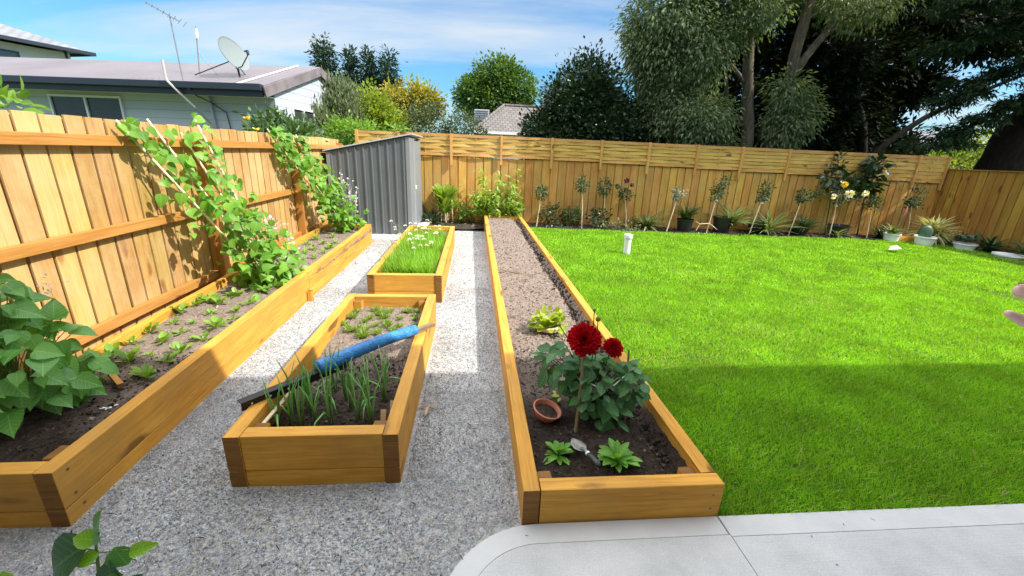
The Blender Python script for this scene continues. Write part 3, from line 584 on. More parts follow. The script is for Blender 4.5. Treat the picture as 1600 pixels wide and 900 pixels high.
# grass
def blades(mb, n, x0, x1, y0, y1, h0, h1, w):
    X = rng.uniform(x0, x1, n); Y = rng.uniform(y0, y1, n); k = (Y > 1.455) & (Y < 9.30 + .05 * np.sin(X * 5)) & (X > np.where(Y < 9.8, 1.172 - .006 * (Y - 1.5), 1.0)) & (X < 11.35 + .06 * np.sin(Y * 6)); X, Y = X[k], Y[k]; n = len(X)
    P = np.stack([X, Y, lz(X) - .014], 1); tuft = noise3(np.stack([X, Y, 0 * X], 1), 5, 9) * .5
    D = rdir(n) * (1, 1, 0) * (.85 + .4 * tuft[:, None]) + np.array((0.05, -.05, 1.0)); h = rng.uniform(h0, h1, n) * (1 + .35 * tuft)
    mb.inst(T_BLADE, P, D, rdir(n) * (1, 1, .1), h, np.full(n, w) * rng.uniform(.7, 1.4, n))
mb = MB()
blades(mb, 92000, 1.1, 5.2, 1.45, 3.0, .026, .050, .0034); blades(mb, 95000, 1.05, 7.4, 3.0, 5.2, .028, .050, .005); blades(mb, 60000, 1.05, 10.5, 5.2, 7.3, .03, .055, .009); blades(mb, 52000, 1.05, 11.45, 7.3, 9.4, .03, .052, .012)
blades(mb, 9000, 5.2, 11.45, 1.45, 5.2, .03, .055, .009)
tag(mb.build('lawn_grass', M['blade']), kind='stuff')
mb = MB(); blades(mb, 2600, 1.1, 6.0, 1.45, 4.5, .03, .07, .004); blades(mb, 2600, 1.05, 11.4, 4.5, 9.3, .03, .06, .009)
for cx_, cy_ in ((1.35, 2.85), (1.9, 3.0), (2.9, 3.6), (4.4, 4.6), (6.5, 5.5), (3.2, 5.8), (8.0, 6.6)):
    n_ = 190; X = rng.normal(cx_, .22, n_); Y = rng.normal(cy_, .16, n_); k = (X > 1.19) & (Y > 1.46); X, Y = X[k], Y[k]; n_ = len(X); mb.inst(T_BLADE, np.stack([X, Y, lz(X) - .01], 1), rdir(n_) * (1, 1, .3) + (0, 0, .55), rdir(n_), rng.uniform(.03, .06, n_), .006)
tag(mb.build('dry_grass', leafmat('dry_grass_blades', (.36, .36, .12), (.55, .50, .22), .3)), kind='stuff')
nb = 34; X = rng.uniform(.15, 4.2, nb); Y = rng.uniform(.75, 1.42, nb); mb = MB(); mb.inst(T_LANCE, np.stack([X, Y, 0 * X + .004], 1), rdir(nb) * (1, 1, .1), np.tile((0, 0, 1.), (nb, 1)), rng.uniform(.006, .028, nb), rng.uniform(.008, .02, nb)); tag(mb.build('patio_litter', M['mulch']), kind='stuff')

# ------------------------------------------------------------------ garden shed
sh = thing('garden_shed', 'narrow dark grey ribbed steel garden shed with a lean-to roof, standing in the fence corner', 'shed', (-1.9, 8.9, 0))
sx0, sx1, sy0, sy1 = -2.66, -1.19, 8.2, 9.83
def stop(x): return 1.51 + (x - sx0) / (sx1 - sx0) * .32
def ribbed(a, b_, zt, nrib, nrm):
    """ribbed sheet from a to b_ (ground points) with top heights zt(t)"""
    a = np.array(a, float); b_ = np.array(b_, float); d = b_ - a; ln = np.linalg.norm(d); d /= ln; nrm = np.array(nrm, float); pts = [(0, 0)]
    pit = ln / nrib
    for i in range(nrib):
        c = pit * (i + .5); pts += [(c - .020, 0), (c - .010, .02), (c + .010, .02), (c + .020, 0)]
    pts.append((ln, 0)); V = []; F = []
    for t, o in pts:
        p = a + d * t + nrm * o; V += [(*p, -.06), (*p, zt(t / ln))]
    for i in range(len(pts) - 1): F.append((2 * i, 2 * i + 2, 2 * i + 3, 2 * i + 1))
    return V, F
mb = MB(); mb.poly(*ribbed((sx0, sy0), (sx1 - .04, sy0), lambda t: stop(sx0 + t * (sx1 - sx0 - .04)) - .015, 10, (0, -1)))
mb.poly(*ribbed((sx1 - .02, sy1), (sx0, sy1), lambda t: stop(sx1 - t * (sx1 - sx0)) - .015, 10, (0, 1)))
mb.poly(*ribbed((sx0, sy1), (sx0, sy0), lambda t: stop(sx0) - .015, 9, (-1, 0))); mb.build('wall_sheet', M['steel_grey'], sh)
for cx, cy in ((sx1 - .03, sy0 + .012), (sx1 - .03, sy1 - .02), (sx0 + .02, sy0 + .01)):
    mb = MB(); mb.box((cx, cy, .9 if cx > -2 else .74), (.075, .05, 1.8 if cx > -2 else 1.5)); mb.build('corner_post', M['steel_door'], sh, bevel=.004)
mb = MB(); mb.box((sx1 - .012, 8.46, .92), (.03, .46, 1.74)); mb.build('front_panel', M['steel_door'], sh)
dr = MB(); dr.box((sx1 - .010, 9.16, .90), (.032, .90, 1.70)); dro = dr.build('door', M['steel_door'], sh, bevel=.004)
mb = MB(); mb.box((sx1 + .010, 8.71, .91), (.02, .022, 1.76)); mb.build('door_edge', M['steel_light'], sh)
mb = MB(); mb.box((sx1 + .018, 8.83, .86), (.03, .05, .07)); mb.build('handle', M['white_plastic'], dro, bevel=.005)
mb = MB(); mb.box((sx1 - .012, 9.70, .92), (.03, .2, 1.74)); mb.build('front_panel', M['steel_door'], sh)
mb = MB(); V = []
for yy in (sy0 - .05, sy1 + .05):
    for xx in (sx0 - .06, sx1 + .06):
        V += [(xx, yy, stop(xx)), (xx, yy, stop(xx) + .022)]
mb.poly(V, [(0, 2, 3, 1), (4, 5, 7, 6), (0, 1, 5, 4), (2, 6, 7, 3), (1, 3, 7, 5), (0, 4, 6, 2)]); mb.build('roof', M['steel_light'], sh)
mb = MB(); mb.box((-1.88, 8.93, -.05), (1.72, 2.3, .10)); tag(mb.build('concrete_slab', M['concrete_edge'], bevel=.01), 'pale concrete slab showing around the foot of the grey shed', 'slab')
# ------------------------------------------------------------------ neighbouring houses
def siding(name, col):
    m, nt, b, out = newmat(name); L = nt.links; b.inputs['Roughness'].default_value = .6; b.inputs['Specular IOR Level'].default_value = .3
    tcn = N(nt, 'ShaderNodeTexCoord'); sp = N(nt, 'ShaderNodeSeparateXYZ'); L.new(tcn.outputs['Object'], sp.inputs[0])
    mu = N(nt, 'ShaderNodeMath', operation='MULTIPLY'); mu.inputs[1].default_value = 1 / .17; L.new(sp.outputs['Z'], mu.inputs[0])
    fr_ = N(nt, 'ShaderNodeMath', operation='FRACT'); L.new(mu.outputs[0], fr_.inputs[0])
    r = ramp(nt, [(0, tuple(c * .4 for c in col)), (.03, tuple(c * .5 for c in col)), (.05, col)]); L.new(fr_.outputs[0], r.inputs[0]); L.new(r.outputs[0], b.inputs['Base Color'])
    bu = setin(N(nt, 'ShaderNodeBump'), Strength=1.0, Distance=.02); L.new(fr_.outputs[0], bu.inputs['Height']); L.new(bu.outputs[0], b.inputs['Normal'])
    return m
def tilemat(name, a, bcol, sx=.3, sy_=.2):
    m, nt, b, out = newmat(name); L = nt.links; b.inputs['Roughness'].default_value = .75
    tcn = N(nt, 'ShaderNodeTexCoord'); br = N(nt, 'ShaderNodeTexBrick'); br.inputs['Scale'].default_value = 1; br.inputs['Brick Width'].default_value = sx; br.inputs['Row Height'].default_value = sy_; br.inputs['Mortar Size'].default_value = .018; br.inputs['Bias'].default_value = 0
    br.inputs['Color1'].default_value = (*a, 1); br.inputs['Color2'].default_value = (*bcol, 1); br.inputs['Mortar'].default_value = (*[c * .3 for c in a], 1)
    L.new(tcn.outputs['Object'], br.inputs['Vector']); L.new(br.outputs['Color'], b.inputs['Base Color'])
    bu = setin(N(nt, 'ShaderNodeBump'), Strength=.8, Distance=.03); L.new(br.outputs['Fac'], bu.inputs['Height']); bu.invert = True; L.new(bu.outputs[0], b.inputs['Normal'])
    return m
M['siding'] = siding('weatherboard', (.47, .50, .54)); M['tin'] = None
def tinmat():
    m, nt, b, out = newmat('corrugated_roof'); L = nt.links; b.inputs['Roughness'].default_value = .5
    tcn = N(nt, 'ShaderNodeTexCoord'); wv = N(nt, 'ShaderNodeTexWave', wave_type='BANDS', bands_direction='X'); wv.inputs['Scale'].default_value = 2.1; L.new(tcn.outputs['Object'], wv.inputs['Vector'])
    no = setin(N(nt, 'ShaderNodeTexNoise'), Scale=.8, Detail=5.0); L.new(tcn.outputs['Object'], no.inputs['Vector'])
    r = ramp(nt, [(.3, (.108, .090, .098)), (.7, (.148, .125, .133))]); L.new(no.outputs['Fac'], r.inputs[0]); L.new(r.outputs[0], b.inputs['Base Color'])
    bu = setin(N(nt, 'ShaderNodeBump'), Strength=.5, Distance=.02); L.new(wv.outputs['Fac'], bu.inputs['Height']); L.new(bu.outputs[0], b.inputs['Normal']); return m
M['tin'] = tinmat(); M['fascia'] = plain('dark_gutter', (.022, .027, .04), .35); M['verge'] = plain('worn_verge_board', (.17, .145, .15), .6, var=.3, vscale=3)
M['frame_white'] = plain('window_frame_paint', (.72, .72, .70), .45); M['fly'] = plain('fly_screen_glass', (.035, .04, .045), .25, var=.25, vscale=3)
M['metal'] = plain('galvanised_steel', (.33, .35, .37), .4, .6); M['dish'] = plain('dish_grey', (.15, .185, .182), .6); M['pvc'] = plain('weathered_pvc', (.42, .41, .38), .5)

nh = thing('weatherboard_house', 'grey weatherboard house with brown metal roof and black gutter beyond the left fence', 'house', (-4.4, 9.87, 0), rz=math.atan2(-.139, .99))
W0, HH, RZ = -13.5, 2.62, 3.50        # local: x<0 along the eave, y away; ridge at y 2.5
mb = MB(); mb.poly([(W0, .45, 0), (0, .45, 0), (0, 4.55, 0), (W0, 4.55, 0), (W0, .45, HH - .02), (0, .45, HH - .02), (0, 4.55, HH - .02), (W0, 4.55, HH - .02), (0, 2.5, RZ - .13), (W0, 2.5, RZ - .13)],
    [(0, 1, 5, 4), (1, 2, 6, 8, 5), (2, 3, 7, 6), (3, 0, 4, 9, 7)]); mb.build('wall', M['siding'], nh, local=True)
mb = MB(); e = .07; mb.poly([(W0, 0, HH + .10), (e, 0, HH + .10), (e, 2.5, RZ), (W0, 2.5, RZ), (e, 5.0, HH + .10), (W0, 5.0, HH + .10), (W0, 0, HH + .06), (e, 0, HH + .06), (e, 2.5, RZ - .05), (W0, 2.5, RZ - .05), (e, 5.0, HH + .05), (W0, 5.0, HH + .05)],
    [(0, 1, 2, 3), (3, 2, 4, 5), (7, 6, 9, 8), (8, 9, 11, 10), (1, 7, 8, 2), (2, 8, 10, 4)]); mb.build('roof', M['tin'], nh, local=True)
mb = MB(); mb.box((W0 / 2, -.06, HH + .055), (-W0 + .10, .11, .13)); mb.box((W0 / 2, .02, HH - .03), (-W0 + .06, .04, .18)); mb.build('gutter', M['fascia'], nh, local=True, bevel=.01)
mb = MB(); mb.box((W0 / 2, .24, HH - .09), (-W0, .42, .02)); mb.build('soffit', M['frame_white'], nh, local=True)
for y0_, y1_ in ((-.02, 2.5), (5.02, 2.5)):
    mb = MB(); mb.beam((.085, y0_, HH - .03), (.085, y1_, RZ - .10), .03, .20); mb.build('verge_board', M['verge'], nh, local=True)
mb = MB(); mb.beam((-.5, 0.02, HH + .125), (-.5, 2.5, RZ + .02), .05, .02); mb.build('roof_flashing', M['frame_white'], nh, local=True)
def win(par, x0, x1, z0, z1, y, n=2, face='y'):
    t_ = .045; mb = MB()
    def bxx(a0, a1, b0, b1, d, th):
        if face == 'y': mb.box(((a0 + a1) / 2, y - d, (b0 + b1) / 2), (a1 - a0, th, b1 - b0))
        else: mb.box((y + d, (a0 + a1) / 2, (b0 + b1) / 2), (th, a1 - a0, b1 - b0))
    bxx(x0, x1, z1 - t_, z1, .02, .06); bxx(x0, x1, z0, z0 + t_, .02, .06); n_ = n
    for i in range(n_ + 1):
        c = x0 + t_ / 2 + (x1 - x0 - t_) * i / n_; bxx(c - t_ / 2, c + t_ / 2, z0 + t_, z1 - t_, .019, .058)
    f = mb.build('window', M['frame_white'], par, local=True)
    for i in range(n_):
        c0 = x0 + t_ + (x1 - x0 - t_) * i / n_; c1 = x0 + (x1 - x0 - t_) * (i + 1) / n_
        mb = MB(); bxx(c0, c1, z0 + t_, z1 - t_, .008, .01); mb.build('pane', M['fly'], f, local=True)
win(nh, -5.17, -3.48, 1.35, 2.45, .45); win(nh, 1.05, 2.05, 1.5, 2.42, 0.0, 2, 'x')
mb = MB(); mb.tube([(-1.38, .36, 1.2), (-1.45, .34, 1.95), (-1.50, .02, 2.25), (-1.86, -.14, 2.72), (-1.88, -.14, 2.8), (-1.88, -.14, 3.12)], .023, 8); tag(mb.build('downpipe', M['pvc'], nh, local=True))
mb = MB(); mb.tube([(-1.34, .40, 1.2), (-1.40, .40, 2.0), (-1.43, .40, 2.52)], .025, 8); mb.build('conduit', M['metal'], nh, local=True)
mb = MB(); mb.tube([(-1.52, -.05, 2.62), (-1.50, .1, 2.5), (-1.38, .38, 2.38), (-1.12, .42, 2.2), (-1.08, .42, 1.9), (-1.1, .42, 1.3)], .011, 6); mb.build('cable', M['black_plastic'], nh, local=True)
# roof-top fittings stand on the roof: things of their own
def loc2w(x, y, z): a = math.atan2(-.139, .99); return Vector((-4.4 + x * cos(a) - y * sin(a), 9.87 + x * sin(a) + y * cos(a), z))
def roofz(y): return HH + .10 + y / 2.5 * (RZ - HH - .10)
HZ = math.atan2(-.139, .99)
an = thing('tv_antenna', 'tall thin television antenna on a mast fixed at the gutter of the grey house', 'antenna', loc2w(-1.62, -.02, 2.68), rz=HZ)
mb = MB(); mb.tube([(0, 0, 0), (-.03, 0, 1.22)], .013, 6); mb.build('mast', M['metal'], an, local=True)
mb = MB(); mb.beam((-.34, -.18, 1.42), (.10, .06, 1.16), .025, .02); mb.build('boom', M['metal'], an, local=True)
for k in range(8):
    t = k / 7; c = np.array((-.34 + .44 * t, -.18 + .24 * t, 1.42 - .26 * t)); h_ = .10 + .22 * t; mb = MB(); mb.tube([c + np.array((-.45, .8, -.1)) * h_, c - np.array((-.9, .5, .12)) * h_], .005, 4); mb.build('element', M['metal'], an, local=True)
mb = MB(); mb.tube([(0, 0, 0), (.06, -.03, .05), (.12, -.04, -.08), (.13, .05, -.10)], .012, 5); mb.build('bracket', M['metal'], an, local=True)
am = thing('aerial_mast', 'short thin aerial mast with a pale tip behind the tall antenna', 'antenna', loc2w(-2.02, 1.0, roofz(1.0)), rz=HZ)
mb = MB(); mb.tube([(0, 0, 0), (.10, 0, .95)], .012, 6); mb.build('mast', M['metal'], am, local=True)
mb = MB(); mb.tube([(.085, 0, .72), (.095, 0, .80), (.105, 0, .92)], [.03, .035, .015], 8); mb.build('tip', M['white_plastic'], am, local=True)
mb = MB(); mb.tube([(.05, 0, .45), (.38, .05, .02)], .008, 5); mb.build('stay', M['metal'], am, local=True)
ds = thing('satellite_dish', 'grey satellite dish on the brown metal roof', 'satellite dish', loc2w(-.98, .85, roofz(.85)), rz=HZ)
mb = MB(); mb.tube([(0, 0, 0), (-.02, 0, .18), (-.10, .03, .38)], .022, 8); mb.build('stand', M['fascia'], ds, local=True)
for p in ((-.85, -.25, -.03), (.20, -.1, .03)):
    mb = MB(); mb.tube([(-.10, .02, .34), p], .012, 6); mb.build('strut', M['fascia'], ds, local=True)
dn = Vector((.90, -.13, .42)).normalized(); Q = dn.to_track_quat('Z', 'Y').to_matrix(); prof = [(.001, 0)] + [(.36 * i / 8, .30 * (.36 * i / 8) ** 2) for i in range(1, 9)] + [(.365, .045), (.36, .03)] + [(.36 * i / 8, .30 * (.36 * i / 8) ** 2 - .012) for i in range(7, 0, -1)]
mb = MB(); mb.lathe(prof, (-.08, 0, .44), 28, np.array(Q), capb=False); mb.build('reflector', M['dish'], ds, smooth=True, local=True)
mb = MB(); mb.tube([(-.02, -.06, .16), (.18, -.15, .18), (.46, -.28, .42)], .012, 6); mb.build('arm', M['fascia'], ds, local=True)
mb = MB(); mb.tube([(.44, -.27, .40), (.42, -.26, .48)], .03, 8); mb.tube([(.42, -.26, .46), (.34, -.22, .47)], .02, 8); mb.build('receiver', M['fascia'], ds, local=True)

# two storey house far left
uh = thing('two_storey_house', 'cream two storey house with grey tiled hip roof, upper left behind the grey house', 'house', (-18.08, 23.94, 0), rz=math.atan2(.94, .35))
# local: +x towards the roof corner, +y into the house; roof corner at origin
M['cream'] = plain('cream_render', (.62, .60, .54), .8, var=.04); M['tile_grey'] = tilemat('grey_roof_tiles', (.17, .18, .20), (.23, .24, .26), .35, .22)
mb = MB(); mb.box((-8.6, 5.6, 2.6), (16, 10, 5.2)); mb.build('wall', M['cream'], uh, local=True)
mb = MB(); mb.poly([(0, 0, 5.33), (-17.2, 0, 5.33), (-17.2, 11.2, 5.33), (0, 11.2, 5.33), (-5.6, 5.6, 7.5), (-11.6, 5.6, 7.5)], [(1, 0, 4, 5), (0, 3, 4), (3, 2, 5, 4), (2, 1, 5), (0, 1, 2, 3)]); mb.build('roof', M['tile_grey'], uh, local=True)
mb = MB(); mb.box((-8.6, -.03, 5.28), (17.3, .1, .14)); mb.box((.03, 5.6, 5.28), (.1, 11.3, .14)); mb.build('gutter', M['fascia'], uh, local=True)
for x0_ in (-3.3, -7.2):
    mb = MB(); mb.box((x0_, .58, 4.35), (1.7, .08, 1.1)); w_ = mb.build('window', M['fascia'], uh, local=True); mb = MB(); mb.box((x0_, .535, 4.35), (1.5, .02, .95)); mb.build('pane', M['glass'], w_, local=True)
mb = MB(); mb.box((-.75, .62, 4.9), (.09, .09, 1.0)); mb.build('downpipe', M['fascia'], uh, local=True)
# tiled house straight behind
th = thing('tiled_house', 'low white house with brown tiled hip roof beyond the back fence', 'house', (-.1, 26, 0))
M['tile_brown'] = tilemat('brown_roof_tiles', (.115, .102, .094), (.155, .138, .128), .30, .30)
mb = MB(); mb.box((6.2, 30, 1.3), (11.4, 7, 2.7)); mb.build('wall', M['white_paint'], th)
mb = MB(); mb.poly([(-.1, 26, 2.72), (12.5, 26, 2.72), (12.5, 34, 2.72), (-.1, 34, 2.72), (1.9, 29.6, 4.5), (10.5, 30, 4.5)], [(0, 1, 5, 4), (1, 2, 5), (2, 3, 4, 5), (3, 0, 4), (3, 2, 1, 0)]); mb.build('roof', M['tile_brown'], th)
mb = MB(); mb.box((6.2, 25.98, 2.66), (12.7, .10, .14)); mb.build('gutter', M['white_paint'], th)
mb = MB(); mb.tube([(-.1, 26, 2.76), (1.9, 29.6, 4.54), (10.5, 30, 4.54)], .10, 6); mb.build('ridge_capping', M['tile_brown'], th)
win(th, 2.0, 4.2, 1.2, 2.3, 26.48)
ac = thing('roof_cooler', 'grey box air cooler on the tiled roof', 'air cooler', (.45, 29.3, 3.0))
mb = MB(); mb.box((.45, 29.3, 3.78), (.95, .9, .72)); cb = mb.build('casing', plain('cooler_casing', (.40, .42, .43), .5), ac, bevel=.02)
mb = MB()
for i in range(5): mb.box((.45, 28.842, 3.52 + i * .13), (.8, .02, .07))
mb.build('louvre', M['steel_grey'], ac)
mb = MB(); mb.box((.45, 29.3, 3.2), (.6, .6, .5)); mb.build('base', M['steel_grey'], ac)
fh = thing('far_house', 'pale far house glimpsed between dark branches at the right', 'house', (44, 38, 0))
mb = MB(); mb.box((44, 42, 1.8), (16, 8, 3.6)); mb.build('wall', plain('far_wall', (.52, .54, .56), .8), fh)
mb = MB(); mb.poly([(35, 37.5, 3.6), (53, 37.5, 3.6), (53, 46.5, 3.6), (35, 46.5, 3.6), (39, 42, 5.4), (49, 42, 5.4)], [(0, 1, 5, 4), (1, 2, 5), (2, 3, 4, 5), (3, 0, 4), (3, 2, 1, 0)]); mb.build('roof', M['tile_grey'], fh)

# ------------------------------------------------------------------ trees and shrubs beyond the fences
def foliage(mb, blobs, ncl, per, cr, size, tmpl, mode='out', squash=1.0, inner=.45, wratio=1.0):
    B = np.array([b[:6] for b in blobs], float); wgt = (B[:, 3] * B[:, 4] * B[:, 5]) ** (2 / 3.); wgt /= wgt.sum()
    k = rng.choice(len(B), ncl, p=wgt); d = rdir(ncl); r = inner + (1 - inner) * rng.uniform(0, 1, ncl) ** .45
    c = B[k, :3] + d * B[k, 3:] * r[:, None]; c += noise3(c, 3, 1.6)[:, None] * d * .18 * B[k, 3:]
    P = np.repeat(c, per, 0); dd = np.repeat(d, per, 0); n = len(P); o = rng.normal(size=(n, 3)) * cr * (1, 1, squash); P = P + o
    on = o / (np.linalg.norm(o, axis=1)[:, None] + 1e-9); rd = rdir(n)
    if mode == 'down': D = on * .7 + rd * .45 + dd * .45 + np.array((0, 0, -.62)); Nn = dd + rd * .6 + (0, 0, .4)
    elif mode == 'up': D = on * .4 + rd * .35 + np.array((0, 0, 1.1)); Nn = rd + dd
    else: D = on * .8 + rd * .6 + dd * .5; Nn = dd * .8 + rd * .7 + (0, 0, .6)
    s_ = size * rng.uniform(.6, 1.3, n); mb.inst(tmpl, P, D, Nn, s_, s_ * wratio)
def limb(mb, pts, r0, r1, seg=8):
    P = np.array(pts, float); t = np.linspace(0, 1, len(P)); tt = np.linspace(0, 1, len(P) * 3); Q = np.stack([np.interp(tt, t, P[:, i]) for i in range(3)], 1)
    Q[1:-1] = (Q[:-2] + Q[1:-1] * 2 + Q[2:]) / 4; Q[1:-1] += rng.normal(0, .12 * (r0 + r1) / 2, (len(Q) - 2, 3)); mb.tube(Q, np.linspace(r0, r1, len(Q)), seg)
LM = dict(
 gum=leafmat('gum_leaves', (.075, .135, .066), (.25, .31, .145), .30, .5, .3),
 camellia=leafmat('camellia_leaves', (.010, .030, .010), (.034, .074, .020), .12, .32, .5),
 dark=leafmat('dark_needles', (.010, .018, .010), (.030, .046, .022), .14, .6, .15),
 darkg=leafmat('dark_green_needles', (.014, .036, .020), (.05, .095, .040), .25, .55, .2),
 light=leafmat('light_green_leaves', (.055, .12, .022), (.11, .20, .04), .3),
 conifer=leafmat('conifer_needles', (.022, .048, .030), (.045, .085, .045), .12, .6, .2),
 olive=leafmat('olive_leaves', (.10, .145, .065), (.19, .23, .115), .25, .5, .3),
 yellow=leafmat('yellow_leaves', (.22, .22, .03), (.36, .32, .05), .3),
 yg=leafmat('yellow_green_leaves', (.15, .22, .025), (.26, .34, .045), .4),
 round=leafmat('grey_green_leaves', (.055, .085, .035), (.10, .135, .055), .2),
 bright=leafmat('bright_leaves', (.10, .22, .025), (.19, .34, .05), .4),
 shrub=leafmat('shrub_leaves', (.035, .085, .025), (.08, .15, .04), .25))
def plant(name, label, cat, loc, blobs, leaf, stems, ncl, per, cr, size, tmpl, mode='out', barkm='bark_mid', group=None, wratio=1.0, squash=1.0, inner=.45):
    t = thing(name, label, cat, loc, group); mb = MB()
    for s_ in stems: limb(mb, *s_)
    mb.build('trunk', M[barkm], t, smooth=True); mb = MB(); foliage(mb, blobs, ncl, per, cr, size, tmpl, mode, squash, inner, wratio); mb.build('crown', LM[leaf], t); return t

# pale-trunked gum with drooping foliage
gb = [(5.15, 12.5, 5.3, 1.15, 1.1, 1.25), (5.15, 12.6, 4.1, .80, .9, .75), (6.05, 12.1, 4.35, .85, .8, .85), (5.55, 12.5, 2.95, .80, .8, .62), (6.35, 12.1, 2.75, .85, .7, .55), (6.6, 12.2, 2.05, .9, .5, .32), (7.0, 12.0, 5.35, .8, .8, .5), (6.3, 12.3, 6.0, 1.3, 1.1, .8), (6.0, 12.6, 7.3, 1.8, 1.5, 1.2), (9.15, 12.35, 2.85, .70, .6, .75), (8.75, 12.2, 3.5, .45, .5, .4), (8.6, 12.9, 6.3, 1.3, .9, .5), (8.3, 13.2, 7.6, 1.5, 1.3, .8), (10.3, 12.2, 5.75, 1.2, .6, .42), (4.75, 12.6, 4.6, .6, .7, .8), (7.6, 8.9, 7.2, 1.3, 1.2, 1.0), (9.6, 8.7, 7.3, 1.5, 1.4, 1.1), (11.8, 8.7, 7.4, 1.5, 1.4, 1.1)]
plant('gum_tree', 'tall tree with pale trunks and drooping grey-green foliage behind the back fence', 'tree', (8.2, 12.5, -.3), gb, 'gum',
    [([(8.14, 12.5, -.3), (8.12, 12.5, 2.2), (7.75, 12.5, 3.6), (7.55, 12.5, 5.0), (7.3, 12.5, 7.5)], .20, .10), ([(8.75, 12.5, -.3), (8.85, 12.5, 2.2), (9.0, 12.5, 3.5), (8.95, 12.5, 4.6), (9.2, 12.5, 7.6)], .21, .12),
     ([(8.98, 12.45, 3.9), (9.5, 12.4, 4.9), (10.2, 12.4, 5.6), (11.4, 12.4, 5.9), (12.4, 12.3, 6.8)], .12, .05), ([(7.75, 12.8, -.3), (7.65, 12.8, 2.3), (7.2, 12.8, 4.1)], .09, .05), ([(7.7, 12.5, 3.7), (6.6, 12.4, 4.6), (5.3, 12.5, 5.0)], .07, .02), ([(7.9, 12.5, 2.6), (6.6, 12.3, 2.8), (5.7, 12.5, 2.9)], .05, .02), ([(7.5, 12.5, 5.0), (6.0, 12.5, 6.6)], .07, .03), ([(9.1, 12.5, 6.4), (9.6, 10.5, 7.4), (9.6, 8.7, 7.6)], .10, .03), ([(11.4, 12.4, 5.9), (12, 10.5, 7.2), (11.8, 8.7, 7.5)], .08, .03)],
    2500, 44, .17, .135, T_SLIM, 'down', 'bark_pale', wratio=1.5)
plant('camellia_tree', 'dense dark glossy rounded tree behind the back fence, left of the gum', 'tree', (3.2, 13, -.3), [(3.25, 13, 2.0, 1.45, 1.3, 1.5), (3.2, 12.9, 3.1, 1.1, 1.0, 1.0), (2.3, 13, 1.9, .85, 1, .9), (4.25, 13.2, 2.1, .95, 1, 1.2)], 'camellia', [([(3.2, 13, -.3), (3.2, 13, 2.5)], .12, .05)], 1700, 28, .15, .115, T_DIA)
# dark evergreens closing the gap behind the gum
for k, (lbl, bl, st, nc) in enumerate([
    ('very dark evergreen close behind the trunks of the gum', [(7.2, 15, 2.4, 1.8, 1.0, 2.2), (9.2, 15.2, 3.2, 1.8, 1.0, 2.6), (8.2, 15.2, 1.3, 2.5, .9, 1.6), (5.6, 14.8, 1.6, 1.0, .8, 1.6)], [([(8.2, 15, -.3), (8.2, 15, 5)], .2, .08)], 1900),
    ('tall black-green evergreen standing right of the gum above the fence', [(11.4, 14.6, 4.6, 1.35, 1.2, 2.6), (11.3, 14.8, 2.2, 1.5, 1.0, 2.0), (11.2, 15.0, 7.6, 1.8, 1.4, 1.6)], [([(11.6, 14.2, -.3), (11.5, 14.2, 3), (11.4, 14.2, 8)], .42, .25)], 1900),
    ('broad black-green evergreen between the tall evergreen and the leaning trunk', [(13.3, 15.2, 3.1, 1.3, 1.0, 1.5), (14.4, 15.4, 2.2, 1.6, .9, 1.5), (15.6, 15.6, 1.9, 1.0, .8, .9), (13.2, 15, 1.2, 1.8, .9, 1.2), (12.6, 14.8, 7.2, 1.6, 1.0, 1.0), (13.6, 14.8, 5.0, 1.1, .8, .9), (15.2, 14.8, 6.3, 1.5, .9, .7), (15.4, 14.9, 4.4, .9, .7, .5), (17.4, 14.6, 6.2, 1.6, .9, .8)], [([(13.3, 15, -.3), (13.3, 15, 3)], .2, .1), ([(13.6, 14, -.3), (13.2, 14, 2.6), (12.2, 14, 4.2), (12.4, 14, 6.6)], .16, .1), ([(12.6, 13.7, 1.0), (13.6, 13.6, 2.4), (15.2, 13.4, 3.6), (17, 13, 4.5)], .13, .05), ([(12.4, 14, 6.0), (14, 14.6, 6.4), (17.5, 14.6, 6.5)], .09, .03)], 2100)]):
    plant('evergreen_tree', lbl, 'tree', (bl[0][0], bl[0][1], -.3), bl, 'dark', st, nc, 30, .20, .20, T_SLIM, 'out', 'bark_dark', 'dark evergreens behind the back fence', 2.0)
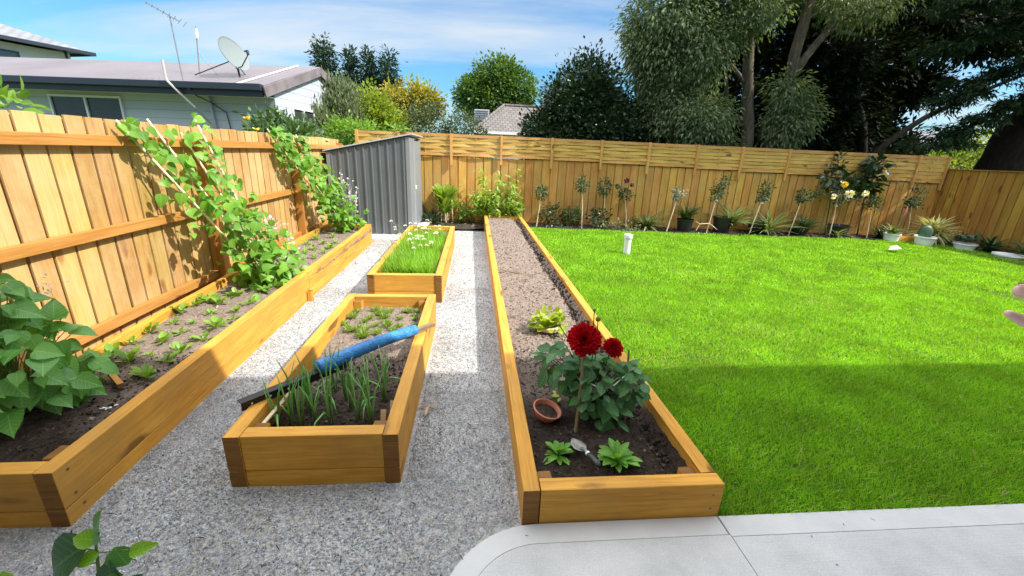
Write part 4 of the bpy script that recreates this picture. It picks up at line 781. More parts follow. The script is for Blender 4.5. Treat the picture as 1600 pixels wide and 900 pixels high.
# the big leaning tree on the right: branches carrying flat sprays of needles
bt = thing('pine_tree', 'huge dark pine with leaning trunk and open sprays of branches at the right edge', 'tree', (15.9, 11.6, -.3)); mb = MB()
limb(mb, [(15.7, 11.6, -.3), (15.75, 11.6, 1.9), (16.1, 11.55, 3.1), (16.7, 11.4, 4.6), (17.2, 11.2, 7.5), (17.3, 11, 11)], .72, .42, 14)
nd = MB(); brs = [([(16.2, 11.5, 3.2), (15.4, 11.2, 3.6), (14.4, 11.0, 3.4), (13.2, 10.9, 2.7), (12.6, 11, 2.3)], .13), ([(16.6, 11.4, 4.3), (15.2, 11.1, 4.6), (13.8, 11.1, 4.1), (12.7, 11.2, 3.3)], .13), ([(16.7, 11.4, 4.9), (15.0, 11.0, 5.3), (13.6, 11.2, 5.2), (12.4, 11.4, 4.6)], .12),
    ([(16.9, 11.3, 5.7), (15.2, 11.2, 6.0), (13.6, 11.3, 5.9), (12.2, 11.6, 5.6)], .12), ([(16.2, 11.4, 3.4), (16.2, 11.0, 3.9), (15.7, 10.6, 4.0), (14.9, 10.5, 3.7)], .09), ([(16.8, 11.3, 5.2), (16.4, 10.6, 5.5), (15.6, 10.2, 5.2), (14.6, 10.2, 4.8)], .09),
    ([(17, 11.2, 6.5), (15.6, 10.3, 7.0), (13.8, 9.5, 7.2), (11.8, 9.0, 7.3)], .12), ([(17.1, 11.2, 7.2), (14.8, 10.4, 7.9), (12.6, 9.6, 8.1), (10.4, 9.3, 8.2)], .12), ([(17.2, 11.1, 8), (16.4, 9.6, 8.3), (15.6, 8.6, 8.2)], .12), ([(17.2, 11.1, 8.6), (18.2, 9.8, 8.8), (19.4, 8.6, 8.8)], .12), ([(17.2, 11.1, 9.4), (14.2, 9.8, 9.8), (11.2, 8.8, 9.9)], .12), ([(17.3, 11.0, 10), (16, 9, 10.4), (14, 7.6, 10.5)], .1),
    ([(16.5, 11.4, 4.0), (17.4, 10.8, 4.3), (18.4, 10.2, 4.0)], .1), ([(17, 11.3, 6.2), (18.6, 10.4, 6.6), (20.0, 9.6, 6.4)], .1), ([(17, 11.3, 6.4), (15.8, 11.9, 6.7), (14.0, 12.2, 6.6), (12.6, 12.4, 6.4)], .11), ([(17.2, 11.2, 7.6), (15.4, 11.6, 8.4), (12.6, 11.4, 9.0), (9.8, 11.2, 9.2)], .12)]
for pts, r in brs:
    limb(mb, pts, r, .025, 6); P = np.array(pts); t = np.linspace(0, 1, len(P)); high = P[-1, 2] > 6.9
    for q in range(66 if not high else 44):
        u = U(.2, 1.03); c = np.array([np.interp(u, t, P[:, i]) for i in range(3)]); sd_ = rdir(1)[0] * (1, 1, .25); L_ = U(.35, .95); e_ = c + sd_ * L_ + (-.25, -.05, -.10)
        mb.tube([c, (c + e_) / 2 + (0, 0, .05), e_], [.014, .008, .004], 4, False); n_ = 52 if not high else 60; w = rng.uniform(.15, 1.1, n_); p_ = c + (e_ - c) * w[:, None] + rng.normal(0, .07, (n_, 3)) * (1, 1, .55)
        nd.inst(T_SLIM, p_, (e_ - c) / L_ * .8 + rdir(n_) * .7 + (0, 0, -.25), np.array((0, 0, 1.)) + rdir(n_) * .7, rng.uniform(.10, .24, n_), rng.uniform(.10, .22, n_))
mb.build('trunk', M['bark_dark'], bt, smooth=True); nd.build('crown', LM['darkg'], bt)
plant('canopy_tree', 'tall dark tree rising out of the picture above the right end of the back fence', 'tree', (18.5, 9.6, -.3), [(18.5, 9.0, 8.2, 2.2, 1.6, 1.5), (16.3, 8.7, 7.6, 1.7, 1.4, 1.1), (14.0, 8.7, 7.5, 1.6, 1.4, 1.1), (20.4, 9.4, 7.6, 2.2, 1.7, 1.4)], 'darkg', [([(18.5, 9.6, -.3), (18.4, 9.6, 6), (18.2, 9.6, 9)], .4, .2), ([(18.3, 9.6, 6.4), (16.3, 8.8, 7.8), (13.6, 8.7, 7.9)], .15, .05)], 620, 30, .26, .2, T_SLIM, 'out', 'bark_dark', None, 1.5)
plant('lime_bush', 'bright yellow-green bush behind the right fence beside the leaning trunk', 'bush', (19.8, 16, -.3), [(19.6, 16, 1.5, 1.4, 1, 1.0), (20.6, 16, 2.3, 1.2, 1, 1.0), (18.6, 16.3, 1.3, 1.0, .8, .9)], 'yg', [([(19.8, 16, -.3), (19.8, 16, 1.5)], .06, .03)], 300, 24, .17, .16, T_DIA)
# distant left
for k, (x, top, r, lbl) in enumerate([(-12.6, 9.7, 1.35, 'tallest dark conifer rising beside the grey roof'), (-10.5, 8.75, 1.15, 'pointed dark conifer next to the tallest one'), (-8.95, 8.75, .95, 'middle dark conifer of the far group'), (-7.3, 8.95, 1.25, 'rightmost dark conifer of the far group')]):
    bl = [(x + U(-.1, .1), 40, top - .45 - i * .95, r * (.35 + .15 * i if i < 5 else 1.05), r * (.35 + .15 * i if i < 5 else 1.05), .75) for i in range(8)]
    plant('conifer_tree', lbl, 'tree', (x, 40, -.3), bl, 'conifer', [([(x, 40, -.3), (x, 40, top - .8)], .2, .05)], 420, 20, .24, .34, T_SLIM, 'out', 'bark_dark', 'far dark conifers beyond the grey house', 1.6)
plant('leafy_tree', 'full light green tree far behind the tiled house', 'tree', (1.5, 33, -.3), [(1.4, 33, 6.3, 1.5, 1.3, 1.5), (.1, 33, 5.4, 1.35, 1.2, 1.2), (2.9, 33, 5.7, 1.5, 1.2, 1.3), (1.5, 33, 4.8, 2.6, 1.4, 1.3), (2.0, 33, 6.9, .9, .9, .9)], 'light', [([(1.5, 33, -.3), (1.5, 33, 5)], .2, .1)], 700, 22, .24, .26, T_DIA)
plant('olive_shrub', 'feathery silver-green shrub with upright shoots beside the grey house', 'bush', (-3.9, 13, -.3), [(-4.3, 12.2, 1.8, .65, .5, .8), (-4.05, 12.8, 2.6, .38, .35, .75), (-3.6, 12.9, 2.5, .45, .4, .8), (-4.55, 12.0, 2.4, .22, .25, .65)], 'olive', [([(-3.9, 13, -.3), (-3.9, 13, 2.2)], .05, .02), ([(-4.4, 12.2, -.3), (-4.5, 12, 2.6)], .04, .01)], 520, 22, .11, .13, T_SLIM, 'up', wratio=1.4)
plant('green_shrub', 'yellowish green loose shrub right of the silver-green one', 'bush', (-2.9, 13.6, -.3), [(-3.0, 13.6, 2.3, .65, .5, .85), (-2.6, 13.7, 2.0, .6, .5, .8)], 'yg', [([(-2.9, 13.6, -.3), (-2.9, 13.6, 2)], .05, .02)], 330, 20, .12, .11, T_DIA)
plant('golden_shrub', 'golden yellow shrub standing above the round bushes', 'bush', (-1.9, 15, -.3), [(-2.1, 15, 2.9, .65, .5, .6), (-1.55, 15, 2.95, .45, .4, .5), (-2.6, 15.2, 3.0, .4, .4, .45)], 'yellow', [([(-1.9, 15, -.3), (-1.9, 15, 2.6)], .05, .02)], 260, 20, .12, .12, T_DIA)
plant('round_bush', 'clipped grey-green round bush over the lattice', 'bush', (-1.2, 13.4, -.3), [(-1.35, 13.4, 2.1, .62, .5, .72), (-1.2, 13.4, 1.2, .9, .5, .9)], 'round', [([(-1.2, 13.4, -.3), (-1.2, 13.4, 1.6)], .05, .02)], 420, 20, .10, .075, T_DIA)
plant('round_bush', 'broader grey-green bush next to the tiled house', 'bush', (-.3, 13.2, -.3), [(-.35, 13.2, 1.95, .62, .5, .62), (-.3, 13.2, 1.2, .9, .5, .9)], 'round', [([(-.3, 13.2, -.3), (-.3, 13.2, 1.5)], .05, .02)], 420, 20, .10, .075, T_DIA)
plant('vine_shrub', 'bright green creeper spilling over the corner of the back fence', 'bush', (-2.8, 10.9, -.3), [(-3.1, 10.9, 1.7, .45, .35, .38), (-2.6, 10.6, 1.9, .3, .2, .16), (-1.75, 10.5, 1.95, .22, .16, .12)], 'bright', [([(-2.8, 10.9, -.3), (-2.9, 10.8, 1.6)], .03, .015)], 150, 18, .09, .085, T_OVAL)
plant('dark_shrub', 'dark leafy shrub between the left fence and the grey house', 'bush', (-3.9, 9.0, -.3), [(-4.0, 9.3, 1.7, .45, .5, .42), (-3.5, 9.2, 1.55, .4, .5, .4), (-3.25, 8.4, 1.5, .25, .6, .35), (-3.4, 7.8, 1.35, .22, .4, .4)], 'shrub', [([(-3.9, 9, -.3), (-3.9, 9, 1.5)], .03, .015)], 330, 18, .10, .11, T_LANCE, wratio=1.6)
fs = thing('tall_flower', 'thin stalk with yellow flowers peeping over the left fence', 'flower', (-3.1, 6.5, -.2)); mb = MB()
for p in [(-3.1, 6.41, 1.90), (-3.1, 6.64, 1.77), (-3.12, 6.9, 1.80)]: mb.tube([(-3.1, 6.5, -.2), (p[0] - .02, p[1], p[2] - .5), p], [.006, .005, .003], 5)
mb.build('stem', M['stem'], fs); mb = MB(); foliage(mb, [(-3.1, 6.5, 1.5, .1, .25, .25)], 14, 5, .04, .07, T_OVAL); mb.build('foliage', LM['shrub'], fs)
M['yellow_petal'] = leafmat('yellow_petals', (.75, .5, .02), (.85, .62, .05), .3)
for p in [(-3.1, 6.41, 1.90), (-3.1, 6.64, 1.77)]:
    mb = MB(); n = 14; a = rng.uniform(0, 2 * pi, n); mb.inst(T_OVAL, np.tile(p, (n, 1)), np.stack([np.cos(a) * .5 + .4, np.sin(a), np.cos(a) * .3 + .4], 1), rdir(n) * .3 + (.8, -.3, .5), .055); mb.build('flower', M['yellow_petal'], fs)
plant('fence_creeper', 'light green sprig reaching over the left fence at the picture edge', 'bush', (-3.1, 3.35, -.2), [(-3.08, 3.25, 1.76, .1, .16, .05), (-3.15, 3.3, 1.5, .1, .2, .2)], 'bright', [([(-3.1, 3.35, -.2), (-3.1, 3.3, 1.7)], .01, .005)], 26, 5, .05, .10, T_OVAL)
# ------------------------------------------------------------------ plants and objects in the garden
G = dict(
 seedling=leafmat('seedling_leaves', (.13, .28, .022), (.24, .40, .05), .35, .4, .35),
 bean=leafmat('bean_leaves', (.085, .24, .018), (.19, .38, .045), .38, .4, .4, (1.5, 1.4, .4), veins=.45),
 beand=leafmat('shaded_bean_leaves', (.075, .25, .04), (.17, .40, .075), .25, .38, .5, (1.4, 1.5, .5), veins=.45),
 chive=leafmat('chive_leaves', (.14, .33, .02), (.28, .50, .06), .35, .4, .4),
 onion=leafmat('onion_leaves', (.11, .33, .075), (.24, .50, .14), .2, .35, .5),
 carrot=leafmat('feathery_seedlings', (.20, .33, .05), (.34, .45, .10), .4),
 dahlia=leafmat('dahlia_leaves', (.030, .125, .032), (.085, .215, .06), .22, .4, .4, veins=.45),
 red=leafmat('red_petals', (.38, .002, .006), (.62, .006, .014), .15, .45, .3, (1.3, .5, .5)),
 lime=leafmat('lime_lettuce_leaves', (.24, .38, .02), (.42, .50, .06), .4),
 lettuce=leafmat('lettuce_leaves', (.10, .30, .03), (.20, .42, .06), .35, .4, .4, veins=.45),
 strap=leafmat('strap_leaves', (.09, .17, .04), (.34, .38, .20), .3, .4, .4),
 canna=leafmat('canna_leaves', (.17, .32, .03), (.33, .45, .06), .4, .35, .45),
 rose=leafmat('rose_leaves', (.03, .065, .03), (.08, .14, .05), .2, .4, .4),
 silver=leafmat('silver_leaves', (.16, .20, .15), (.28, .31, .24), .2),
 rosered=leafmat('young_red_leaves', (.10, .03, .02), (.16, .06, .03), .2),
 varieg=leafmat('variegated_leaves', (.42, .45, .20), (.62, .60, .34), .3),
 succ=leafmat('succulent_leaves', (.06, .12, .08), (.12, .18, .12), .1, .35, .4))
M['white_petal'] = leafmat('white_petals', (.72, .70, .68), (.82, .80, .80), .25)
M['lilac_petal'] = leafmat('pale_lilac_petals', (.60, .57, .66), (.80, .78, .82), .25)
M['cream_petal'] = leafmat('cream_petals', (.72, .66, .42), (.80, .76, .58), .25)
def rosette(mb, n, tm, l0, l1, el0, el1, c=(0, 0, 0), wr=1.0, up=.5):
    a = np.arange(n) * 2.39996 + rng.uniform(-.35, .35, n); e = np.radians(rng.uniform(el0, el1, n)); D = np.stack([np.cos(a) * np.cos(e), np.sin(a) * np.cos(e), np.sin(e)], 1)
    Nn = np.stack([-np.cos(a) * np.sin(e), -np.sin(a) * np.sin(e), np.cos(e)], 1) + rdir(n) * .15; s_ = rng.uniform(l0, l1, n)
    mb.inst(tm, np.tile(c, (n, 1)) + D * .006, D, Nn, s_, s_ * wr)
ORD = ['first', 'second', 'third', 'fourth', 'fifth', 'sixth', 'seventh', 'eighth', 'ninth', 'tenth', 'eleventh', 'twelfth', 'thirteenth', 'fourteenth', 'fifteenth', 'sixteenth', 'seventeenth']
# seedlings in the left bed
T_SEED = leaf_tmpl([(0, .04), (.35, .07), (.6, .22), (.85, .20), (1, .03)], .15, .25)
sv = []
for v in range(4):
    mb = MB(); rosette(mb, [9, 8, 11, 7][v], T_SEED, .055, .10, 25, 75); rosette(mb, 4, T_SEED, .03, .05, 50, 85)
    sv.append((mb, v))
seed_meshes = []
def zat(f, x, y): return float(f(np.array([[x]]), np.array([[y]]))[0, 0])
SEED = [(-2.4, 2.73, 1.1), (-2.42, 2.93, 1), (-2.25, 2.67, 1.25), (-2.45, 3.14, 1.1), (-2.02, 2.66, 1.2), (-1.99, 2.45, 1), (-2.19, 2.76, .45), (-2.24, 2.97, 1), (-2.02, 2.81, 1.05), (-2.23, 3.13, .9), (-1.98, 3.0, 1.0), (-2.38, 3.29, .8), (-2.23, 3.29, .5), (-2.44, 3.5, 1.15), (-2.22, 3.5, .75), (-2.46, 3.73, 1.2), (-2.40, 3.80, 1.0), (-2.01, 3.22, 1.2), (-1.97, 3.36, .9), (-2.03, 3.54, .7), (-2.29, 3.76, 1.0), (-2.43, 3.95, .9), (-2.26, 3.98, 1.0), (-2.03, 3.77, .9), (-2.04, 4.1, 1.1), (-2.21, 2.4, .6)]
FAR = [(-2.22, 5.24, 1), (-2.01, 4.87, .9), (-2.4, 5.63, 1), (-2.46, 6.31, 1), (-2.28, 6.07, .9), (-2.23, 5.64, 1), (-2.43, 6.6, 1.1), (-2.23, 6.33, .9), (-2.05, 6.09, 1), (-2.04, 5.77, .9), (-2.23, 6.77, 1), (-2.06, 6.39, 1), (-2.05, 5.45, .8), (-2.24, 5.95, .8)]
protos = []
rows = {'fence': [], 'mid': [], 'path': []}
for s_ in SEED + FAR: rows['fence' if s_[0] < -2.33 else ('mid' if s_[0] < -2.12 else 'path')].append(s_)
RN = {'fence': 'in the row nearest the left fence', 'mid': 'in the middle row of the left bed', 'path': 'in the row nearest the gravel'}
k = 0
for rn, lst in rows.items():
    lst.sort(key=lambda q: q[1])
    for i, (x, y, sc_) in enumerate(lst):
        lbl = ('tiny' if sc_ < .6 else 'leafy') + ' green seedling, ' + ORD[i] + ' from the front ' + RN[rn]
        z = zat(zL, x, y) - .004
        if k < 4:
            o = sv[k][0].build('seedling', G['seedling']); tag(o, lbl, 'seedling', 'vegetable seedlings in the left bed'); o.location = (x, y, z); o.scale = (sc_,) * 3; protos.append(o)
        else: dup(protos[k % 4], (x, y, z), U(0, 6.28), sc_ * U(.9, 1.1), lbl)
        k += 1

# climbing beans on canes
def vine(lbl, canes, nleaf, ls, leafm, flowers, seed_off, spread, dens=1.0, group='climbing beans on canes'):
    base = np.mean([c[0] for c in canes], 0); t = thing('bean_vine', lbl, 'bean vine', (float(base[0]), float(base[1]), float(base[2]) - .02), group); st = MB(); lf_ = MB()
    for c0, c1 in canes:
        c0 = np.array(c0); c1 = np.array(c1); n = 40; w = np.linspace(0, .92, n); ph = U(0, 6); Pp = c0 + (c1 - c0) * w[:, None]; off = np.stack([.012 * np.cos(w * 40 + ph), .012 * np.sin(w * 40 + ph), 0 * w], 1); st.tube(Pp + off, .003, 4)
    w = rng.uniform(0, 1, nleaf) ** dens; ci = rng.integers(0, len(canes), nleaf); C0 = np.array([c[0] for c in canes])[ci]; C1 = np.array([c[1] for c in canes])[ci]
    P = C0 + (C1 - C0) * w[:, None] + rng.normal(size=(nleaf, 3)) * (spread * (1.05 - .72 * w))[:, None] * (1, 1, .8) + np.stack([.06 * (1 - w), -.02 * (1 - w), .03 + .07 * (1 - w)], 1)
    P[:, 0] = np.clip(P[:, 0], -2.68, -1.90); P[:, 2] = np.maximum(P[:, 2], .24)
    D = rdir(nleaf) * .8 + (.35, -.15, -.55); Nn = rdir(nleaf) * .45 + (.62, -.35, .75); s_ = ls * rng.uniform(.55, 1.2, nleaf)
    lf_.inst(T_HEART, P, D, Nn, s_)
    for q in range(0, nleaf, 3): st.tube([P[q], P[q] - D[q] * .05 - (0, 0, .02), C0[q] + (C1[q] - C0[q]) * w[q]], .0018, 3, False)
    st.build('stem', M['stem'], t); lf_.build('foliage', leafm, t, smooth=True)
    for (c, n, r, zr_) in flowers:
        fm = MB(); p = np.array(c) + rng.normal(size=(n, 3)) * (r, r, zr_); fm.inst(T_OVAL, p, rdir(n), rdir(n) + (.6, -.4, .5), rng.uniform(.022, .042, n), rng.uniform(.03, .042, n) * 1.3)
        for q in range(n): fm.tube([np.array(c) - (0, 0, zr_), p[q]], .0012, 3, False)
        fm.build('flower_spray', M['lilac_petal'], t)
    return t
CG = 'garden canes leaning on the left fence'
def cane(lbl, p0, p1, r=.009):
    mb = MB(); d = np.array(p1) - np.array(p0); mb.tube([np.array(p0) - d * .06, np.array(p0) + d * .5 + (.008, .01, 0), np.array(p1) + d * .02], [r, r * .95, r * .85], 7); o = mb.build('garden_cane', M['cane'], smooth=True, origin=tuple(p0)); tag(o, lbl, 'garden cane', CG)
c1 = [((-2.18, 4.41, .19), (-2.69, 3.65, 1.69)), ((-2.14, 4.44, .19), (-2.69, 3.97, 1.72)), ((-2.12, 4.46, .19), (-2.69, 4.36, 1.63)), ((-2.10, 4.48, .19), (-2.63, 4.50, 1.75))]
for l, c in zip(['leftmost pale cane leaning on the fence in the nearer bean vine', 'second pale cane from the left in the nearer bean vine', 'shortest pale cane, third in the nearer bean vine', 'pale cane beside the fence post in the nearer bean vine'], c1): cane(l, *c, r=.011)
vine('nearer climbing bean with pale flowers spilling down its canes in the left bed', c1, 560, .092, G['bean'], [((-2.08, 4.50, .80), 40, .06, .05), ((-1.98, 4.62, .62), 20, .04, .05), ((-2.04, 4.5, .48), 16, .03, .05)], 1, .145, 2.1)
c2 = [((-2.26, 7.44, .19), (-2.69, 6.11, 1.74)), ((-2.21, 7.51, .19), (-2.69, 6.4, 1.69)), ((-2.16, 7.58, .19), (-2.63, 6.85, 1.70))]
for l, c in zip(['leftmost thin cane in the farther bean vine by the shed', 'middle thin cane in the farther bean vine by the shed', 'rightmost thin cane in the farther bean vine by the shed'], c2): cane(l, *c, r=.010)
vine('farther climbing bean with spikes of white flowers in front of the grey shed', c2, 560, .092, G['bean'], [((-2.22, 7.45, .95), 26, .025, .13), ((-2.12, 7.5, .85), 30, .025, .16), ((-2.03, 7.5, .75), 22, .02, .12)], 2, .145, 1.2)

# big-leaved bean in the shaded front corner
bn = thing('bean_bush', 'bushy bean plant with big dark heart shaped leaves in the shaded front corner', 'bean plant', (-2.3, 2.05, .19)); st = MB(); lf_ = MB(); n = 210
B = np.array([(-2.32, 2.15, .50, .22, .30, .26), (-2.20, 2.25, .33, .16, .22, .12), (-2.55, 2.1, .55, .12, .35, .32), (-2.42, 1.95, .35, .26, .22, .16), (-2.40, 2.16, .80, .13, .14, .16)])
kk = rng.choice(5, n, p=[.38, .16, .12, .18, .16]); d = rdir(n); P = B[kk, :3] + d * B[kk, 3:] * rng.uniform(.5, 1, n)[:, None]; P[:, 0] = np.clip(P[:, 0], -2.66, -1.93); P[:, 2] = np.maximum(P[:, 2], .25)
D = d * .5 + rdir(n) * .6 + (.35, -.25, -.45); Nn = rdir(n) * .38 + (.30, -.42, .95); lf_.inst(T_HEART, P, D, Nn, .112 * rng.uniform(.45, 1.2, n))
for q in range(n): st.tube([P[q], P[q] * .6 + np.array((-2.4, 2.1, .3)) * .4, (-2.42 + U(-.1, .1), 2.1 + U(-.1, .1), .20)], .0025, 3, False)
st.tube([(-2.45, 2.1, .2), (-2.55, 2.12, .6), (-2.62, 2.0, 1.0)], .006, 5); st.build('stem', M['stem'], bn); lf_.build('foliage', G['beand'], bn, smooth=True)
fm = MB(); p = np.array((-2.36, 2.42, .80)) + rng.normal(size=(26, 3)) * (.02, .025, .03); fm.inst(T_OVAL, p, rdir(26), rdir(26), rng.uniform(.012, .024, 26)); p = np.array((-2.30, 2.32, .55)) + rng.normal(size=(10, 3)) * .015; fm.inst(T_OVAL, p, rdir(10), rdir(10), .018); fm.build('flower', M['lilac_petal'], bn)
for l, a, b_ in (('weathered timber stake lying under the big-leaved bean', (-2.62, 1.75, .23), (-2.30, 1.76, .225)), ('pale timber offcut poking out right of the big-leaved bean', (-2.16, 2.42, .24), (-2.02, 2.30, .235))):
    mb = MB(); mb.beam(a, b_, .03, .025); tag(mb.build('timber_offcut', [M['rail'], M['sleeper_end']], origin=a, bevel=.002), l, 'offcut')
mb = MB(); p = np.array((-1.97, 2.13, .205)) + rng.normal(size=(8, 3)) * (.014, .014, .003); mb.inst(T_OVAL, p, rdir(8) * (1, 1, .2), np.tile((0, 0, 1.), (8, 1)), .02); tag(mb.build('fallen_petals', M['white_petal'], origin=(-1.97, 2.13, .205)), 'few fallen white petals on dark soil beside the left sleeper', 'petals')

# spring onions
def onion(n, h):
    mb = MB()
    for i in range(n):
        a = U(0, 6.28); ln = U(.015, .075); hh = h * U(.65, 1.05); b0 = np.array((U(-.012, .012), U(-.012, .012), -.01)); bend = U(-.02, .05)
        pts = [b0, b0 + (cos(a) * ln * .2, sin(a) * ln * .2, hh * .35), b0 + (cos(a) * ln * .6, sin(a) * ln * .6, hh * .7), b0 + (cos(a) * (ln + bend), sin(a) * (ln + bend), hh)]
        mb.tube(pts, [.0038, .0048, .004, .001], 6)
    if rng.uniform() < .6:
        a = U(0, 6.28); mb.tube([(0, 0, .03), (cos(a) * .05, sin(a) * .05, .10), (cos(a) * .12, sin(a) * .12, .09), (cos(a) * .17, sin(a) * .17, .04)], [.005, .006, .005, .002], 6)
    return mb
ON = [(-1.05, 2.04), (-.99, 2.06), (-.93, 2.03), (-.94, 2.16), (-.97, 2.28), (-.86, 2.06), (-.78, 2.05), (-.84, 2.21), (-.86, 2.37), (-.76, 2.27), (-.64, 2.07), (-.56, 2.05), (-.60, 2.17), (-.53, 2.26), (-.70, 2.18), (-.56, 2.38), (-.68, 2.36), (-1.02, 2.2)]
for i, (x, y) in enumerate(sorted(ON)):
    o = onion(int(rng.integers(4, 6)), U(.31, .40)).build('spring_onion', G['onion'], smooth=True); o.location = (x, y, zat(zM1, x, y))
    tag(o, 'upright blue-green spring onion, ' + (ORD[i] if i < 17 else 'last') + ' from the left in the clump by the front sleeper', 'spring onion', 'spring onions in the middle bed')
# feathery seedlings behind the blue sleeve
fp = []
FE = [(x + U(-.055, .055), y + U(-.06, .06)) for y in (3.15, 3.32, 3.48, 3.63) for x in (-1.02, -.93, -.84, -.75, -.66, -.57, -.49)]
for i, (x, y) in enumerate(FE):
    r_ = i // 7; lbl = 'wispy feathery seedling, ' + ORD[i % 7] + ' from the left in the ' + ['front', 'second', 'third', 'back'][r_] + ' row behind the blue sleeve'
    if i < 3:
        mb = MB(); n = 60; D = rdir(n) * (1, 1, .4) * .75 + (0, 0, .85); p = rng.normal(size=(n, 3)) * (.006, .006, .0); D = D * (1.6, 1.6, 1); mb.inst(T_SLIM, p, D, rdir(n), rng.uniform(.05, .115, n), .014); q_ = D / np.linalg.norm(D, axis=1)[:, None] * rng.uniform(.03, .05, n)[:, None]; mb.inst(T_SLIM, q_, D + rdir(n), rdir(n), rng.uniform(.02, .04, n), .014)
        o = mb.build('carrot_seedling', G['carrot']); o.location = (x, y, zat(zM1, x, y)); tag(o, lbl, 'seedling', 'feathery seedlings in the middle bed'); fp.append(o)
    else: dup(fp[i % 3], (x, y, zat(zM1, x, y)), U(0, 6), U(.45, .85), lbl)
# flowering garlic chives
ch = thing('chive_clump', 'thick clump of garlic chives with white flower heads filling the bed by the shed', 'chives', (-.75, 5.6, .18)); mb = MB(); n = 5200
X = rng.uniform(-1.04, -.46, n); Y = 4.64 + 2.3 * rng.uniform(0, 1, n) ** 1.25; Z = zM2(X[None], Y[None])[0]; D = rdir(n) * (1, 1, 0) * .38 + (-.05, -.1, 1); h = rng.uniform(.14, .29, n) * (1 - .25 * np.abs((X + .75) / .3)); mb.inst(T_BLADE, np.stack([X, Y, Z], 1), D, rdir(n) * (1, 1, .1), h, rng.uniform(.006, .011, n)); mb.build('foliage', G['chive'], ch)
sm = MB(); nf = 50
for i in range(nf):
    y = 5.2 + 1.95 * (i / nf) + U(-.1, .1); x = U(-1.02, -.5) if i % 5 else U(-1.35, -1.05); h = U(.20, .30); x0_ = max(-1.03, x + U(-.03, .1)); z0 = .19; tip = np.array((x, y - .04, z0 + h)); sm.tube([(x0_, y, z0), ((x0_ + x) / 2, y - .01, z0 + h * .6), tip], .0028, 4, False)
    m_ = 26; dd = rdir(m_); dd[:, 2] = np.abs(dd[:, 2]) * .7; fl_ = MB(); fl_.inst(T_OVAL, tip + dd * .018, dd, rdir(m_) * .4 + dd, .013, .018); fl_.build('flower_head', M['white_petal'], ch)
sm.build('flower_stalk', M['stem'], ch)

# blue wrapped picket lying across the middle bed
pk = thing('steel_picket', 'black steel picket with a blue foam sleeve lying across the middle bed', 'picket', (-.76, 2.5, .29)); a = np.array((-1.205, 1.99, .312)); b_ = np.array((-.30, 3.02, .312)); dv = (b_ - a) / np.linalg.norm(b_ - a); nv = np.array((-dv[1], dv[0], 0))
mb = MB(); q = a + dv * .62
mb.beam(a - nv * 0, q, .052, .006); mb.beam(a - nv * .018 + (0, 0, -.024), q - nv * .018 + (0, 0, -.024), .006, .046); mb.build('post', plain('black_steel', (.018, .016, .017), .45, .3, var=.3, vscale=30), pk, bevel=.001)
for i in range(6):
    c = a + dv * (.05 + .095 * i) - nv * .0215 + (0, 0, -.022); mb = MB(); mb.beam(c, c - nv * .002, .008, .008, up=(0, 0, 1)); mb.build('hole', M['white_plastic'], pk)
s0, s1 = a + dv * .43, a + dv * 1.19; tt = np.linspace(0, 1, 60); mb = MB(); mb.tube([s0 + (s1 - s0) * t + (0, 0, .018 + .014 * sin(t * pi) + .0012 * sin(t * 70)) for t in tt], [.045 - .007 * t + .0015 * sin(t * 150) for t in tt], 20)
m, nt, b, out = newmat('blue_foam_sleeve'); L = nt.links; tcn = N(nt, 'ShaderNodeTexCoord'); no = setin(N(nt, 'ShaderNodeTexNoise'), Scale=22.0, Detail=6.0, Roughness=.7); L.new(tcn.outputs['Object'], no.inputs['Vector']); r = ramp(nt, [(.30, (.012, .11, .33)), (.55, (.022, .21, .52)), (.70, (.05, .32, .62)), (.78, (.20, .48, .68))]); L.new(no.outputs['Fac'], r.inputs[0]); L.new(r.outputs[0], b.inputs['Base Color']); b.inputs['Roughness'].default_value = .38
vo = setin(N(nt, 'ShaderNodeTexVoronoi', feature='F1'), Scale=120.0); L.new(tcn.outputs['Object'], vo.inputs['Vector']); bu = setin(N(nt, 'ShaderNodeBump'), Strength=.8, Distance=.004); L.new(vo.outputs['Distance'], bu.inputs['Height']); L.new(bu.outputs[0], b.inputs['Normal'])
mb.build('sleeve', m, pk, smooth=True)
mb = MB(); mb.beam(s1 - dv * .05 + (0, 0, .014), b_ + (0, 0, .004), .035, .028); mb.build('timber_end', [M['twig'], M['sleeper_end']], pk, bevel=.002)
for l, p0, p1, w in (('thin pale dowel lying along the left side of the middle bed', (-1.062, 1.86, .235), (-1.058, 2.30, .215), .018), ('short weathered peg standing inside the right side of the middle bed', (-.475, 1.935, .10), (-.470, 1.965, .27), .026), ('second thin peg leaning beside the weathered peg', (-.445, 2.0, .10), (-.440, 2.05, .27), .018)):
    mb = MB(); mb.beam(p0, p1, w, .014, up=(0.2, .3, 1) if p1[2] - p0[2] < .1 else (0, -1, .2)); tag(mb.build('garden_peg', [M['cane'], M['sleeper_end']], origin=p0, bevel=.002), l, 'peg')

